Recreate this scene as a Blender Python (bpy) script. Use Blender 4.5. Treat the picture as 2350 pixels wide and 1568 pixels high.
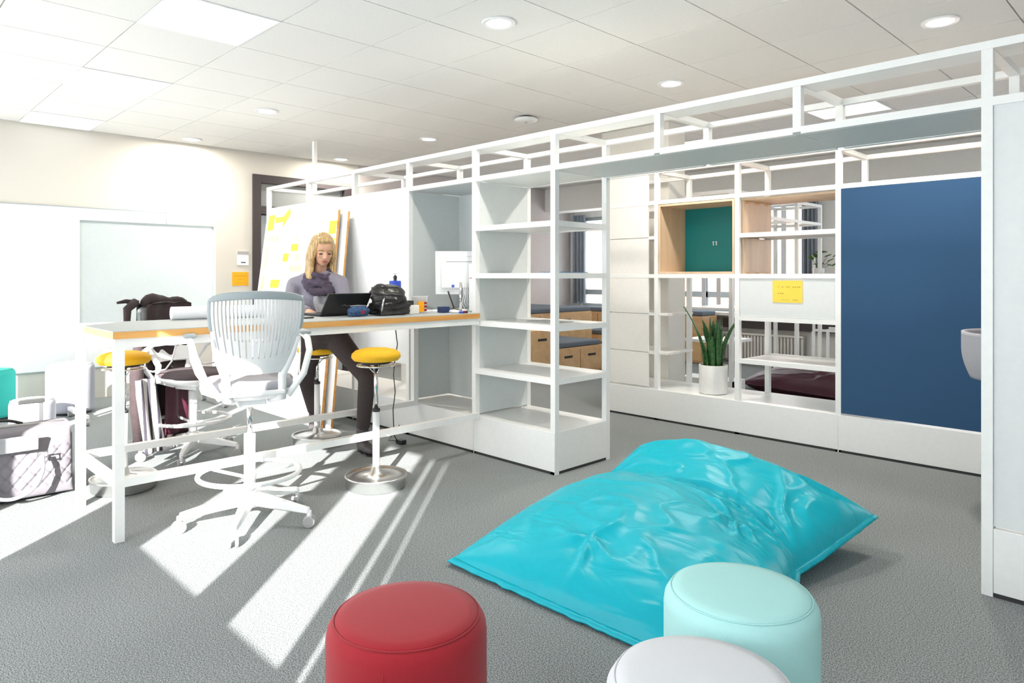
import bpy, bmesh, math, random
from mathutils import Vector, Matrix, noise, Euler
random.seed(7)
S = bpy.context.scene
for o in list(bpy.data.objects): bpy.data.objects.remove(o)
C = bpy.context.collection
PI = math.pi

# ------------------------------------------------------------------ camera
EYE = 1.30
ANG = math.atan(1555/1585.)
SN, CS = math.sin(ANG), math.cos(ANG)
cam_d = bpy.data.cameras.new('camera'); cam = bpy.data.objects.new('camera', cam_d); C.objects.link(cam)
cam.location = (0, 0, EYE)
cam.rotation_euler = Vector((-CS, SN, 0)).to_track_quat('-Z', 'Y').to_euler()
cam_d.sensor_width = 36; cam_d.lens = 1585*36/2350.
cam_d.shift_y = -151/2350.; cam_d.clip_start = .05; cam_d.clip_end = 200
S.camera = cam
# ------------------------------------------------------------------ world, sun, exposure
w = bpy.data.worlds.new('sky'); S.world = w; w.use_nodes = True
bg = w.node_tree.nodes['Background']
bg.inputs[0].default_value = (.93, .97, 1.0, 1); bg.inputs[1].default_value = 4.2
SUN_DIR = Vector((-.682, .733, -.404)).normalized()
sd = bpy.data.lights.new('sun', 'SUN'); sd.energy = 16; sd.color = (1, .97, .92); sd.angle = math.radians(.5)
sun = bpy.data.objects.new('sun', sd); C.objects.link(sun)
sun.rotation_euler = SUN_DIR.to_track_quat('-Z', 'Y').to_euler(); sun.location = (6, -8, 5)
S.view_settings.view_transform = 'Standard'; S.view_settings.look = 'None'
S.view_settings.gamma = 1; S.view_settings.use_curve_mapping = False
S.view_settings.exposure = 0.74

# ------------------------------------------------------------------ helpers
def mat(name, col, rough=.5, metal=0., var=0., vscale=30., bump=0., bscale=200., spec=None, trans=0., emis=None, alpha=1., sheen=0.):
    m = bpy.data.materials.new(name); m.use_nodes = True
    nt = m.node_tree; b = nt.nodes['Principled BSDF']
    b.inputs['Base Color'].default_value = (*col, 1); b.inputs['Roughness'].default_value = rough
    b.inputs['Metallic'].default_value = metal
    if spec is not None: b.inputs['Specular IOR Level'].default_value = spec
    if trans: b.inputs['Transmission Weight'].default_value = trans
    if sheen: b.inputs['Sheen Weight'].default_value = sheen
    if emis: b.inputs['Emission Color'].default_value = (*emis[0], 1); b.inputs['Emission Strength'].default_value = emis[1]
    if alpha < 1: b.inputs['Alpha'].default_value = alpha
    tc = nt.nodes.new('ShaderNodeTexCoord')
    v = var if var else .015
    n = nt.nodes.new('ShaderNodeTexNoise'); n.inputs['Scale'].default_value = vscale; n.inputs['Detail'].default_value = 3
    nt.links.new(tc.outputs['Object'], n.inputs['Vector'])
    r = nt.nodes.new('ShaderNodeMapRange'); r.inputs[1].default_value = .3; r.inputs[2].default_value = .7
    r.inputs[3].default_value = 1-v; r.inputs[4].default_value = 1+v
    nt.links.new(n.outputs[0], r.inputs[0])
    mx = nt.nodes.new('ShaderNodeVectorMath'); mx.operation = 'SCALE'; mx.inputs[0].default_value = col
    nt.links.new(r.outputs[0], mx.inputs['Scale']); nt.links.new(mx.outputs[0], b.inputs['Base Color'])
    if bump:
        n2 = nt.nodes.new('ShaderNodeTexNoise'); n2.inputs['Scale'].default_value = bscale; n2.inputs['Detail'].default_value = 4
        nt.links.new(tc.outputs['Object'], n2.inputs['Vector'])
        bp = nt.nodes.new('ShaderNodeBump'); bp.inputs['Strength'].default_value = bump; bp.inputs['Distance'].default_value = .01
        nt.links.new(n2.outputs[0], bp.inputs['Height']); nt.links.new(bp.outputs[0], b.inputs['Normal'])
    return m

def wood_mat(name, c1, c2, axis='Z', scale=9, rough=.45):
    m = mat(name, c1, rough); nt = m.node_tree; b = nt.nodes['Principled BSDF']
    tc = nt.nodes.new('ShaderNodeTexCoord'); mp = nt.nodes.new('ShaderNodeMapping')
    sc = {'X': (.12, 1, 1), 'Y': (1, .12, 1), 'Z': (1, 1, .12)}[axis]; mp.inputs['Scale'].default_value = sc
    nt.links.new(tc.outputs['Object'], mp.inputs[0])
    n = nt.nodes.new('ShaderNodeTexNoise'); n.inputs['Scale'].default_value = scale; n.inputs['Detail'].default_value = 6; n.inputs['Distortion'].default_value = .8
    nt.links.new(mp.outputs[0], n.inputs['Vector'])
    cr = nt.nodes.new('ShaderNodeValToRGB'); cr.color_ramp.elements[0].color = (*c1, 1); cr.color_ramp.elements[1].color = (*c2, 1)
    cr.color_ramp.elements[0].position = .35; cr.color_ramp.elements[1].position = .65
    nt.links.new(n.outputs[0], cr.inputs[0]); nt.links.new(cr.outputs[0], b.inputs['Base Color'])
    return m

def emit_mat(name, col, s):
    m = bpy.data.materials.new(name); m.use_nodes = True
    b = m.node_tree.nodes['Principled BSDF']
    b.inputs['Base Color'].default_value = (.8, .8, .8, 1)
    b.inputs['Emission Color'].default_value = (*col, 1); b.inputs['Emission Strength'].default_value = s
    return m

M = {}
M['white'] = mat('white_steel', (.86, .87, .86), .35)
M['panel'] = mat('pale_panel', (.66, .70, .70), .5)
M['panel_white'] = mat('white_panel', (.88, .89, .90), .3)
M['cream'] = mat('cream_panel', (.82, .80, .74), .5)
M['warm_shelf'] = mat('warm_white_board', (.84, .83, .80), .45)
M['wall'] = mat('wall_paint', (.64, .615, .56), .9, var=.01, vscale=2, bump=.05, bscale=300)
M['wall_grey'] = mat('grey_wall_paint', (.56, .52, .51), .9)
M['wall_white'] = mat('white_wall_paint', (.84, .83, .80), .9)
M['tile'] = mat('ceiling_tile', (.80, .79, .765), .95, var=.02, vscale=60, bump=.08, bscale=250)
M['grid'] = mat('ceiling_grid', (.66, .66, .65), .6)
M['ply'] = wood_mat('light_plywood', (.66, .47, .30), (.76, .57, .40), 'Z')
M['plyd'] = wood_mat('bench_plywood', (.58, .36, .17), (.68, .45, .24), 'X')
M['plyedge'] = wood_mat('plywood_edge', (.66, .30, .07), (.78, .42, .13), 'Y', 14)
M['tabletop'] = mat('grey_linoleum', (.45, .48, .48), .55, var=.04, vscale=80)
M['teal'] = mat('teal_board', (.0, .20, .215), .38, var=.03, vscale=4)
M['blue_felt'] = mat('blue_felt', (.028, .085, .185), .95, var=.06, vscale=260, bump=.3, bscale=600)
M['steel'] = mat('brushed_steel', (.62, .62, .61), .28, 1., var=.05, vscale=5)
M['chrome'] = mat('chrome', (.75, .75, .76), .12, 1.)
M['yellow'] = mat('yellow_fabric', (.90, .50, .01), .7, var=.04, vscale=300, bump=.15, bscale=500)
M['red'] = mat('red_wool', (.33, .008, .018), .9, var=.05, vscale=350, bump=.18, bscale=700, sheen=.15)
M['mint'] = mat('mint_wool', (.42, .74, .735), .9, var=.03, vscale=350, bump=.12, bscale=700)
M['greywool2'] = mat('lavender_grey_wool', (.36, .37, .42), .9, var=.03, vscale=350)
M['greywool'] = mat('pale_grey_wool', (.66, .68, .72), .9, var=.03, vscale=350, bump=.12, bscale=700)
M['tealwool'] = mat('teal_wool', (.03, .42, .36), .9, var=.03, vscale=350)
M['dark_foot'] = mat('dark_plastic_foot', (.03, .03, .03), .6)
M['plastic_w'] = mat('white_plastic', (.86, .87, .88), .35)
M['plastic_lg'] = mat('light_grey_plastic', (.36, .41, .43), .45)
M['seat_grey'] = mat('grey_seat_fabric', (.42, .42, .46), .85, var=.08, vscale=300, bump=.2, bscale=500)
M['seat_dark'] = mat('dark_seat_fabric', (.08, .06, .065), .85, var=.08, vscale=300, bump=.2, bscale=500)
M['caster'] = mat('grey_caster', (.38, .38, .38), .4)
M['black'] = mat('black_plastic', (.018, .017, .018), .4)
M['frame_dark'] = mat('dark_door_frame', (.045, .035, .038), .5)
M['glass'] = mat('pane_glass', (.9, .95, .95), .03, alpha=.22, spec=.8)
M['orange_note'] = mat('orange_paper', (1.0, .42, .01), .8)
M['yellow_note'] = mat('yellow_paper', (1.0, .66, .09), .8)
M['bright_note'] = mat('bright_yellow_paper', (1.0, .80, .06), .8)
M['pale_note'] = mat('pale_yellow_paper', (1.0, .85, .42), .8)
M['ink'] = mat('grey_ink', (.30, .22, .05), .8)
M['paper'] = mat('white_paper', (.88, .89, .92), .6)
M['leather'] = mat('black_leather', (.022, .020, .020), .32, var=.2, vscale=12, bump=.25, bscale=40)
M['jacket'] = mat('brown_black_cloth', (.035, .022, .024), .85, var=.15, vscale=20, bump=.3, bscale=60)
M['maroon'] = mat('maroon_nylon', (.065, .010, .025), .42, var=.1, vscale=8, bump=.3, bscale=14)
M['skin'] = mat('skin', (.68, .38, .25), .5, var=.04, vscale=40)
M['hair'] = mat('blond_hair', (.62, .42, .17), .5, var=.25, vscale=60, bump=.35, bscale=120)
def hair_mat():
    m = mat('blond_hair', (.58, .36, .13), .38); nt = m.node_tree; b = nt.nodes['Principled BSDF']
    tc = nt.nodes.new('ShaderNodeTexCoord'); mp = nt.nodes.new('ShaderNodeMapping'); mp.inputs['Scale'].default_value = (1, 1, .05)
    nt.links.new(tc.outputs['Object'], mp.inputs[0]); n = nt.nodes.new('ShaderNodeTexNoise'); n.inputs['Scale'].default_value = 130; n.inputs['Detail'].default_value = 4
    nt.links.new(mp.outputs[0], n.inputs['Vector'])
    cr = nt.nodes.new('ShaderNodeValToRGB'); cr.color_ramp.elements[0].color = (.33, .18, .06, 1); cr.color_ramp.elements[1].color = (.75, .54, .26, 1)
    cr.color_ramp.elements[0].position = .32; cr.color_ramp.elements[1].position = .66
    nt.links.new(n.outputs[0], cr.inputs[0]); nt.links.new(cr.outputs[0], b.inputs['Base Color'])
    bp = nt.nodes.new('ShaderNodeBump'); bp.inputs['Strength'].default_value = .35; bp.inputs['Distance'].default_value = .006
    nt.links.new(n.outputs[0], bp.inputs['Height']); nt.links.new(bp.outputs[0], b.inputs['Normal'])
    return m
M['hair'] = hair_mat()
M['cardigan'] = mat('lavender_grey_knit', (.30, .28, .34), .9, var=.08, vscale=120, bump=.35, bscale=250)
M['top'] = mat('light_grey_jersey', (.50, .49, .52), .9)
M['scarf'] = mat('dark_purple_scarf', (.085, .065, .10), .9, var=.3, vscale=25, bump=.4, bscale=60)
M['scarf_l'] = mat('lilac_scarf', (.20, .16, .25), .9, var=.15, vscale=25, bump=.4, bscale=60)
M['trouser'] = mat('dark_brown_trousers', (.045, .034, .034), .9, var=.1, vscale=60, bump=.2, bscale=80)
M['boot'] = mat('dark_grey_leather_boot', (.07, .06, .065), .5, bump=.2, bscale=60)
M['leaf'] = mat('snake_plant_green', (.035, .12, .03), .4, var=.45, vscale=45)
M['leaf2'] = mat('pot_plant_green', (.05, .13, .02), .5, var=.3, vscale=30)
M['soil'] = mat('brown_soil', (.15, .07, .035), .95, var=.3, vscale=90, bump=.5, bscale=150)
M['ceramic'] = mat('white_ceramic', (.84, .84, .82), .3)
M['curtain'] = mat('blue_grey_curtain', (.30, .34, .40), .9, var=.05, vscale=8)
M['blind'] = mat('white_blind_cloth', (.80, .82, .86), .9)
M['cushion'] = mat('slate_cushion', (.13, .16, .20), .9, var=.05, vscale=200)
M['bluebottle'] = mat('blue_bottle', (.03, .08, .55), .3)
M['pencilcase'] = mat('blue_printed_cloth', (.04, .09, .20), .8, var=.5, vscale=50, bump=.2, bscale=80)
M['bag'] = mat('grey_quilted_cloth', (.17, .16, .18), .7, var=.06, vscale=40)
M['bag_l'] = mat('pale_grey_leather', (.33, .34, .36), .45)
M['tub'] = mat('clear_plastic_tub', (.8, .82, .84), .2, alpha=.6)
M['brick'] = mat('orange_brick', (.5, .25, .15), .9, var=.2, vscale=10)
M['lamp'] = emit_mat('lamp_glow', (1, .96, .88), 14)
M['led'] = emit_mat('led_panel_glow', (1, .97, .94), 2.2)
M['led_dim'] = emit_mat('led_panel_soft_glow', (1, 1, 1), .55)

# carpet
cp = bpy.data.materials.new('grey_loop_carpet'); cp.use_nodes = True; nt = cp.node_tree; b = nt.nodes['Principled BSDF']
tc = nt.nodes.new('ShaderNodeTexCoord')
n1 = nt.nodes.new('ShaderNodeTexNoise'); n1.inputs['Scale'].default_value = 210; n1.inputs['Detail'].default_value = 2
n2 = nt.nodes.new('ShaderNodeTexVoronoi'); n2.inputs['Scale'].default_value = 330
n3 = nt.nodes.new('ShaderNodeTexNoise'); n3.inputs['Scale'].default_value = 1.6
for n in (n1, n2, n3): nt.links.new(tc.outputs['Object'], n.inputs['Vector'])
cr = nt.nodes.new('ShaderNodeValToRGB'); cr.color_ramp.elements[0].position = .41; cr.color_ramp.elements[1].position = .59
cr.color_ramp.elements[0].color = (.125, .142, .147, 1); cr.color_ramp.elements[1].color = (.35, .368, .37, 1)
nt.links.new(n1.outputs[0], cr.inputs[0])
mr = nt.nodes.new('ShaderNodeMapRange'); mr.inputs[3].default_value = .92; mr.inputs[4].default_value = 1.08
nt.links.new(n3.outputs[0], mr.inputs[0])
vm = nt.nodes.new('ShaderNodeVectorMath'); vm.operation = 'SCALE'
nt.links.new(cr.outputs[0], vm.inputs[0]); nt.links.new(mr.outputs[0], vm.inputs['Scale']); nt.links.new(vm.outputs[0], b.inputs['Base Color'])
b.inputs['Roughness'].default_value = .97; b.inputs['Specular IOR Level'].default_value = .1
bp = nt.nodes.new('ShaderNodeBump'); bp.inputs['Strength'].default_value = .25; bp.inputs['Distance'].default_value = .003
nt.links.new(n2.outputs['Distance'], bp.inputs['Height']); nt.links.new(bp.outputs[0], b.inputs['Normal'])
M['carpet'] = cp
# beanbag satin nylon with fine creases
def nylon(name, col, col2):
    m = mat(name, col, .36, spec=.24); nt = m.node_tree; b = nt.nodes['Principled BSDF']
    tc = nt.nodes.new('ShaderNodeTexCoord'); mp = nt.nodes.new('ShaderNodeMapping'); mp.inputs['Scale'].default_value = (1.2, 3.2, 2)
    mp.inputs['Rotation'].default_value = (0, 0, .25)
    nt.links.new(tc.outputs['Object'], mp.inputs[0])
    n = nt.nodes.new('ShaderNodeTexNoise'); n.inputs['Scale'].default_value = 3.2; n.inputs['Detail'].default_value = 2.5; n.inputs['Distortion'].default_value = .8
    nt.links.new(mp.outputs[0], n.inputs['Vector'])
    bp = nt.nodes.new('ShaderNodeBump'); bp.inputs['Strength'].default_value = .35; bp.inputs['Distance'].default_value = .03
    nt.links.new(n.outputs[0], bp.inputs['Height']); nt.links.new(bp.outputs[0], b.inputs['Normal'])
    return m
M['bean'] = nylon('turquoise_nylon', (.0, .40, .51), None)

class MB:
    def __init__(s): s.v = []; s.f = []; s.mi = []
    def add(s, vs, fs, mi=0):
        k = len(s.v); s.v += [tuple(v) for v in vs]; s.f += [[i+k for i in f] for f in fs]; s.mi += [mi]*len(fs); return s
    def box(s, x0, x1, y0, y1, z0, z1, mi=0):
        x0, x1 = sorted((x0, x1)); y0, y1 = sorted((y0, y1)); z0, z1 = sorted((z0, z1))
        return s.add([(x0,y0,z0),(x1,y0,z0),(x1,y1,z0),(x0,y1,z0),(x0,y0,z1),(x1,y0,z1),(x1,y1,z1),(x0,y1,z1)],
              [(0,3,2,1),(4,5,6,7),(0,1,5,4),(1,2,6,5),(2,3,7,6),(3,0,4,7)], mi)
    def hexa(s, p, mi=0):   # 8 points bottom quad then top quad
        return s.add(p, [(0,3,2,1),(4,5,6,7),(0,1,5,4),(1,2,6,5),(2,3,7,6),(3,0,4,7)], mi)
    def tube(s, pts, r, n=10, mi=0, cap=True, closed=False):
        pts = [Vector(p) for p in pts]; R = r if isinstance(r, (list, tuple)) else [r]*len(pts)
        m = len(pts); vs = []; up = None
        for i, p in enumerate(pts):
            if closed: t = (pts[(i+1) % m]-pts[i-1])
            else: t = (pts[min(i+1, m-1)]-pts[max(i-1, 0)])
            t.normalize()
            if up is None:
                up = Vector((0, 0, 1)) if abs(t.z) < .9 else Vector((1, 0, 0))
            a = t.cross(up)
            if a.length < 1e-5: a = t.orthogonal()
            a.normalize(); bb = a.cross(t).normalized(); up = bb
            for k in range(n):
                q = 2*PI*k/n; vs.append(p+(a*math.cos(q)+bb*math.sin(q))*R[i])
        fs = []
        for i in range(m if closed else m-1):
            j = (i+1) % m
            for k in range(n):
                l = (k+1) % n; fs.append((i*n+k, i*n+l, j*n+l, j*n+k))
        if cap and not closed:
            fs.append(tuple(range(n))[::-1]); fs.append(tuple((m-1)*n+k for k in range(n)))
        return s.add(vs, fs, mi)
    def lathe(s, prof, n=32, c=(0, 0, 0), mi=0, sx=1, sy=1, cap=True):
        vs = []; fs = []
        for r, z in prof:
            for k in range(n):
                q = 2*PI*k/n; vs.append((c[0]+r*sx*math.cos(q), c[1]+r*sy*math.sin(q), c[2]+z))
        for i in range(len(prof)-1):
            for k in range(n):
                l = (k+1) % n; fs.append((i*n+k, i*n+l, (i+1)*n+l, (i+1)*n+k))
        if cap: fs.append(tuple(range(n))[::-1]); m = len(prof)-1; fs.append(tuple(m*n+k for k in range(n)))
        return s.add(vs, fs, mi)
    def ball(s, c, r, n=12, mi=0, rot=None):
        rx, ry, rz = (r, r, r) if not isinstance(r, (tuple, list)) else r
        vs = []; fs = []; h = n//2
        c = Vector(c)
        for i in range(h+1):
            a = PI*i/h
            for k in range(n):
                q = 2*PI*k/n; p = Vector((rx*math.sin(a)*math.cos(q), ry*math.sin(a)*math.sin(q), rz*math.cos(a)))
                if rot: p = rot @ p
                vs.append(c+p)
        for i in range(h):
            for k in range(n):
                l = (k+1) % n
                if i == 0: fs.append((k, n+k, n+l))
                elif i == h-1: fs.append((i*n+k, (i+1)*n+k, i*n+l))
                else: fs.append((i*n+k, (i+1)*n+k, (i+1)*n+l, i*n+l))
        return s.add(vs, fs, mi)
    def limb(s, p0, p1, r0, r1, n=14, mi=0):
        p0 = Vector(p0); p1 = Vector(p1)
        s.tube([p0, p1], [r0, r1], n, mi); s.ball(p0, r0, n, mi); s.ball(p1, r1, n, mi); return s
    def grid(s, fn, nu, nv, mi=0, flip=False):
        vs = [fn(i/nu, j/nv) for j in range(nv+1) for i in range(nu+1)]
        fs = []
        for j in range(nv):
            for i in range(nu):
                a = j*(nu+1)+i; q = (a, a+1, a+nu+2, a+nu+1); fs.append(q[::-1] if flip else q)
        return s.add(vs, fs, mi)
    def mesh(s, name):
        me = bpy.data.meshes.new(name); me.from_pydata(s.v, [], s.f)
        for p, i in zip(me.polygons, s.mi): p.material_index = i
        return me
    def build(s, name, m, parent=None, smooth=False, bevel=0, off=True, seg=2, solid=0, remesh=0, smooth_it=0, sub=0, weld=False):
        """mesh written in world coordinates (off=True) or in the parent's own coordinates (off=False)"""
        ms = m if isinstance(m, (list, tuple)) else [m]
        vv = s.v
        if parent is None and off:
            xs = [p[0] for p in vv]; ys = [p[1] for p in vv]; zs = [p[2] for p in vv]
            o0 = Vector(((min(xs)+max(xs))/2, (min(ys)+max(ys))/2, min(zs)))
        elif parent is not None and off:
            q = parent; o0 = Vector((0, 0, 0))
            while q: o0 += q.location; q = q.parent
        else: o0 = Vector((0, 0, 0))
        s.v = [tuple(Vector(p)-o0) for p in vv]
        me = s.mesh(name); s.v = vv
        if weld:
            bm = bmesh.new(); bm.from_mesh(me); bmesh.ops.remove_doubles(bm, verts=bm.verts, dist=1e-5); bm.to_mesh(me); bm.free()
        for mm in ms: me.materials.append(M[mm] if isinstance(mm, str) else mm)
        ob = bpy.data.objects.new(name, me); C.objects.link(ob)
        if parent is None: ob.location = o0
        else: ob.parent = parent
        mods = []
        if remesh:
            d = ob.modifiers.new('r', 'REMESH'); d.mode = 'VOXEL'; d.voxel_size = remesh; d.use_smooth_shade = True
            if smooth_it: e = ob.modifiers.new('s', 'SMOOTH'); e.iterations = smooth_it; e.factor = .5
            bake(ob)
        if sub: d = ob.modifiers.new('sub', 'SUBSURF'); d.levels = sub; d.render_levels = sub
        if solid: d = ob.modifiers.new('solid', 'SOLIDIFY'); d.thickness = solid; d.offset = 0
        if bevel:
            d = ob.modifiers.new('b', 'BEVEL'); d.width = bevel; d.segments = seg; d.limit_method = 'ANGLE'; d.angle_limit = math.radians(40)
        if smooth or bevel:
            for p in ob.data.polygons: p.use_smooth = True
            if not smooth or bevel:
                try: ob.data.set_sharp_from_angle(angle=math.radians(45))
                except Exception: pass
        return ob
def bake(ob):
    dg = bpy.context.evaluated_depsgraph_get(); dg.update()
    me = bpy.data.meshes.new_from_object(ob.evaluated_get(dg)); ob.modifiers.clear()
    old = ob.data; ob.data = me
    if not me.materials:
        for m in old.materials: me.materials.append(m)
def tag(o, label=None, cat=None, group=None, kind=None):
    if label: o['label'] = label
    if cat: o['category'] = cat
    if group: o['group'] = group
    if kind: o['kind'] = kind
    return o
def thing(name, loc, label, cat, group=None, rz=0):
    o = bpy.data.objects.new(name, None); C.objects.link(o); o.location = loc; o.rotation_euler = (0, 0, rz)
    o.empty_display_size = .05
    return tag(o, label, cat, group)
def struct(o): o['kind'] = 'structure'; return o
def dup(root, loc, rz, label, group=None):
    r = root.copy(); C.objects.link(r); r.location = loc; r.rotation_euler = (0, 0, rz); r['label'] = label
    if group: r['group'] = group
    for ch in list(root.children):
        c = ch.copy(); C.objects.link(c); c.parent = r
        for g in list(ch.children):
            d = g.copy(); C.objects.link(d); d.parent = c
    return r
def bx(x0, x1, y0, y1, z0, z1): return MB().box(x0, x1, y0, y1, z0, z1)
def cw(px, py, Z):      # point seen at (px, py) at depth Z metres
    X = (px-1175)/1585*Z
    return Vector((-CS*Z+SN*X, SN*Z+CS*X, EYE-(py-633)/1585*Z))
def arc(fn, n): return [fn(i/n) for i in range(n+1)]

# ================================================================== SETTING
XL, YN, YF, XR, H = -8.35, -.70, 9.8, 3.2, 2.83
struct(bx(XL-1.8, XR+.1, YN-.12, YF+.15, -.1, 0).build('floor', 'carpet'))
# ceiling with tiles
ceil = struct(bx(XL-.1, XR+.1, YN-.12, YF+.15, H+.02, H+.12).build('ceiling', 'grid'))
lights_at = [(-3.03, 2.86), (-1.16, 4.74), (-3.03, 4.74), (-6.16, 2.86), (-8.03, 2.86), (-6.16, 4.74), (-8.03, 4.74)]
leds = [(-4.25, 1.61), (-6.13, 1.61), (-8.0, 1.61), (-2.38, 6.6125), (-4.25, 7.2375)]  # the one by the left wall is a vent given a panel's glow
me_t = MB().box(-.3085, .3085, -.3085, .3085, -.0, .018).mesh('ceiling_tile'); me_t.materials.append(M['tile'])
x = -8.03
cols = [-3.94+.3125+.625*i for i in range(-7, 11)]
rows = [3.80-.3125+.625*j for j in range(-6, 10)]
for xx in cols:
    for yy in rows:
        if yy > 9.6 or xx > 3.1: continue
        if any(abs(xx-a) < .1 and abs(yy-b_) < .1 for a, b_ in leds): continue
        o = bpy.data.objects.new('ceiling_tile', me_t); C.objects.link(o); o.parent = ceil
        o.location = Vector((xx, yy, H+.001))-ceil.location
# walls
def wall_openings(name, m, axis, c0, c1, lo, hi, z0, z1, ops):
    """wall slab between c0..c1 on its thin axis, lo..hi along, with rectangular openings (a,b,s,t)"""
    mb = MB(); ops = sorted(ops); cur = lo
    def bb(a, b_, s, t):
        if b_-a < 1e-4 or t-s < 1e-4: return
        if axis == 'x': mb.box(a, b_, c0, c1, s, t)
        else: mb.box(c0, c1, a, b_, s, t)
    for a, b_, s, t in ops:
        bb(cur, a, z0, z1); bb(a, b_, z0, s); bb(a, b_, t, z1); cur = b_
    bb(cur, hi, z0, z1)
    return struct(mb.build(name, m))
e = .112
near_ops = [(-7.9, -6.5+e, .1, 2.10), (-5.75, -4.95+e, .1, 2.10), (-3.81, -3.76+e, .3, 2.12), (-3.45, -2.743+e, .2, 2.12),
            (-1.99, -1.27+e, .965, 2.12), (-.95, -.55+e, .965, 2.12), (-.462+e*0, -.415+e, .965, 2.12), (-.30, -.25+e, .965, 2.12)]
near_ops = [(-7.9, -6.39, .1, 2.115), (-5.75, -4.84, .1, 2.115), (-3.83, -3.67, .1, 2.115), (-3.45, -2.631, .2, 2.115),
            (-1.99, -1.158, .965, 2.115), (-.95, -.438, .965, 2.115)]
wall_openings('wall_near', 'wall_white', 'x', YN-.12, YN, XL-.1, XR+.1, 0, H+.02,
              [(a, b_, s, t) for a, b_, s, t in near_ops]+[(-.425, -.29, .965, 2.115), (-.275, -.15, .965, 2.115), (.35, 2.9, .9, 2.5)])  # widest opening is added to let in fill through its blind
bl = bpy.data.materials.new('translucent_fill_sheet'); bl.use_nodes = True; _n = bl.node_tree; _t = _n.nodes.new('ShaderNodeBsdfTranslucent'); _t.inputs[0].default_value = (.52, .54, .55, 1); _n.links.new(_t.outputs[0], _n.nodes['Material Output'].inputs[0]); M['fill_sheet'] = bl
rb = bx(.33, 2.92, YN-.03, YN-.026, .88, 2.52).build('fill_light_blind', 'fill_sheet'); tag(rb, 'added translucent blind behind the viewer, unseen, spreading sunlight as soft fill', 'blind')  # unseen, added to turn sun into soft fill from behind right
wall_openings('wall_left', 'wall', 'y', XL-.12, XL, YN, YF, 0, H+.02, [(3.69, 5.07, 0, 2.56)])
struct(bx(XL-.0, XL+.012, 5.2, YF, .0, H).build('trim_1', 'wall_grey'))
wall_openings('wall_far', 'wall_white', 'x', YF, YF+.15, XL-.1, XR+.1, 0, H+.02, [(-8.15, -3.95, .75, 2.36), (-3.0, 2.6, .75, 2.36)])
wall_openings('wall_right', 'wall_white', 'y', XR, XR+.1, YN, YF, 0, H+.02, [])
struct(bx(XL, XR, 9.0, 9.35, 2.42, H).build('trim_2', 'wall_white'))     # bulkhead above the far windows
struct(bx(-4.63, -3.80, 5.90, 6.20, 0, H).build('wall_pillar', 'cream'))
# corridor seen through the glazed door
struct(bx(XL-1.75, XL-1.65, 2.6, 6.4, 0, H).build('wall_corridor', 'wall_white'))
struct(bx(XL-1.75, XL-.12, 2.5, 2.6, 0, H).build('wall_corridor_end', 'wall_white'))
struct(bx(XL-1.75, XL-.12, 6.4, 6.5, 0, H).build('wall_corridor_end', 'wall_white'))
cc = struct(bx(XL-1.75, XL-.1, 2.5, 6.5, H, H+.1).build('ceiling_corridor', 'tile'))
cwn = struct(bx(XL-1.64, XL-1.60, 3.2, 6.2, 2.25, 2.33).build('window_1', 'plastic_lg'))
for k in range(4):
    bx(XL-1.64, XL-1.60, 3.25+k*.75, 3.31+k*.75, 1.0, 2.25).build('mullion', 'frame_dark', cwn)
bx(XL-1.645, XL-1.63, 3.2, 6.2, 1.0, 2.25).build('pane', mat('corridor_pane', (.16, .19, .2), .15), cwn)
# dark framed glazed door
d = struct(bx(XL-.10, XL+.03, 3.69, 3.79, 0, 2.56).build('door_1', 'frame_dark'))
bx(XL-.10, XL+.03, 4.97, 5.07, 0, 2.56).build('door_jamb', 'frame_dark', d)
bx(XL-.10, XL+.03, 3.79, 4.97, 2.46, 2.56).build('door_head', 'frame_dark', d)
bx(XL-.10, XL+.03, 3.79, 4.97, 2.07, 2.17).build('transom_bar', 'frame_dark', d)
bx(XL-.05, XL-.04, 3.79, 4.97, 2.17, 2.46).build('transom_pane', 'glass', d)
lf = bx(XL-.07, XL-.02, 3.80, 3.90, .02, 2.06).build('door_leaf', 'plastic_lg', d)
bx(XL-.07, XL-.02, 4.86, 4.96, .02, 2.06).build('door_leaf_stile', 'plastic_lg', d)
bx(XL-.07, XL-.02, 3.90, 4.86, 1.96, 2.06).build('door_leaf_rail', 'plastic_lg', d)
bx(XL-.07, XL-.02, 3.90, 4.86, .02, .25).build('door_leaf_rail', 'plastic_lg', d)
bx(XL-.05, XL-.04, 3.90, 4.86, .25, 1.96).build('door_pane', 'glass', d)
MB().tube([(XL+.03, 3.73, 1.1), (XL+.08, 3.73, 1.1), (XL+.085, 3.60, 1.1)], .011).build('door_handle', 'black', d, smooth=True)
# windows in the window wall behind the viewer
for i, (a, b_, s, t) in enumerate(near_ops+[(-.425, -.29, .965, 2.115)]):
    f = struct(bx(a, b_, YN-.125, YN-.11, s-.03, s).build('window_%d' % (i+2), 'plastic_w'))
    bx(a, b_, YN-.125, YN-.11, t, t+.03).build('window_head', 'plastic_w', f)
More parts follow.
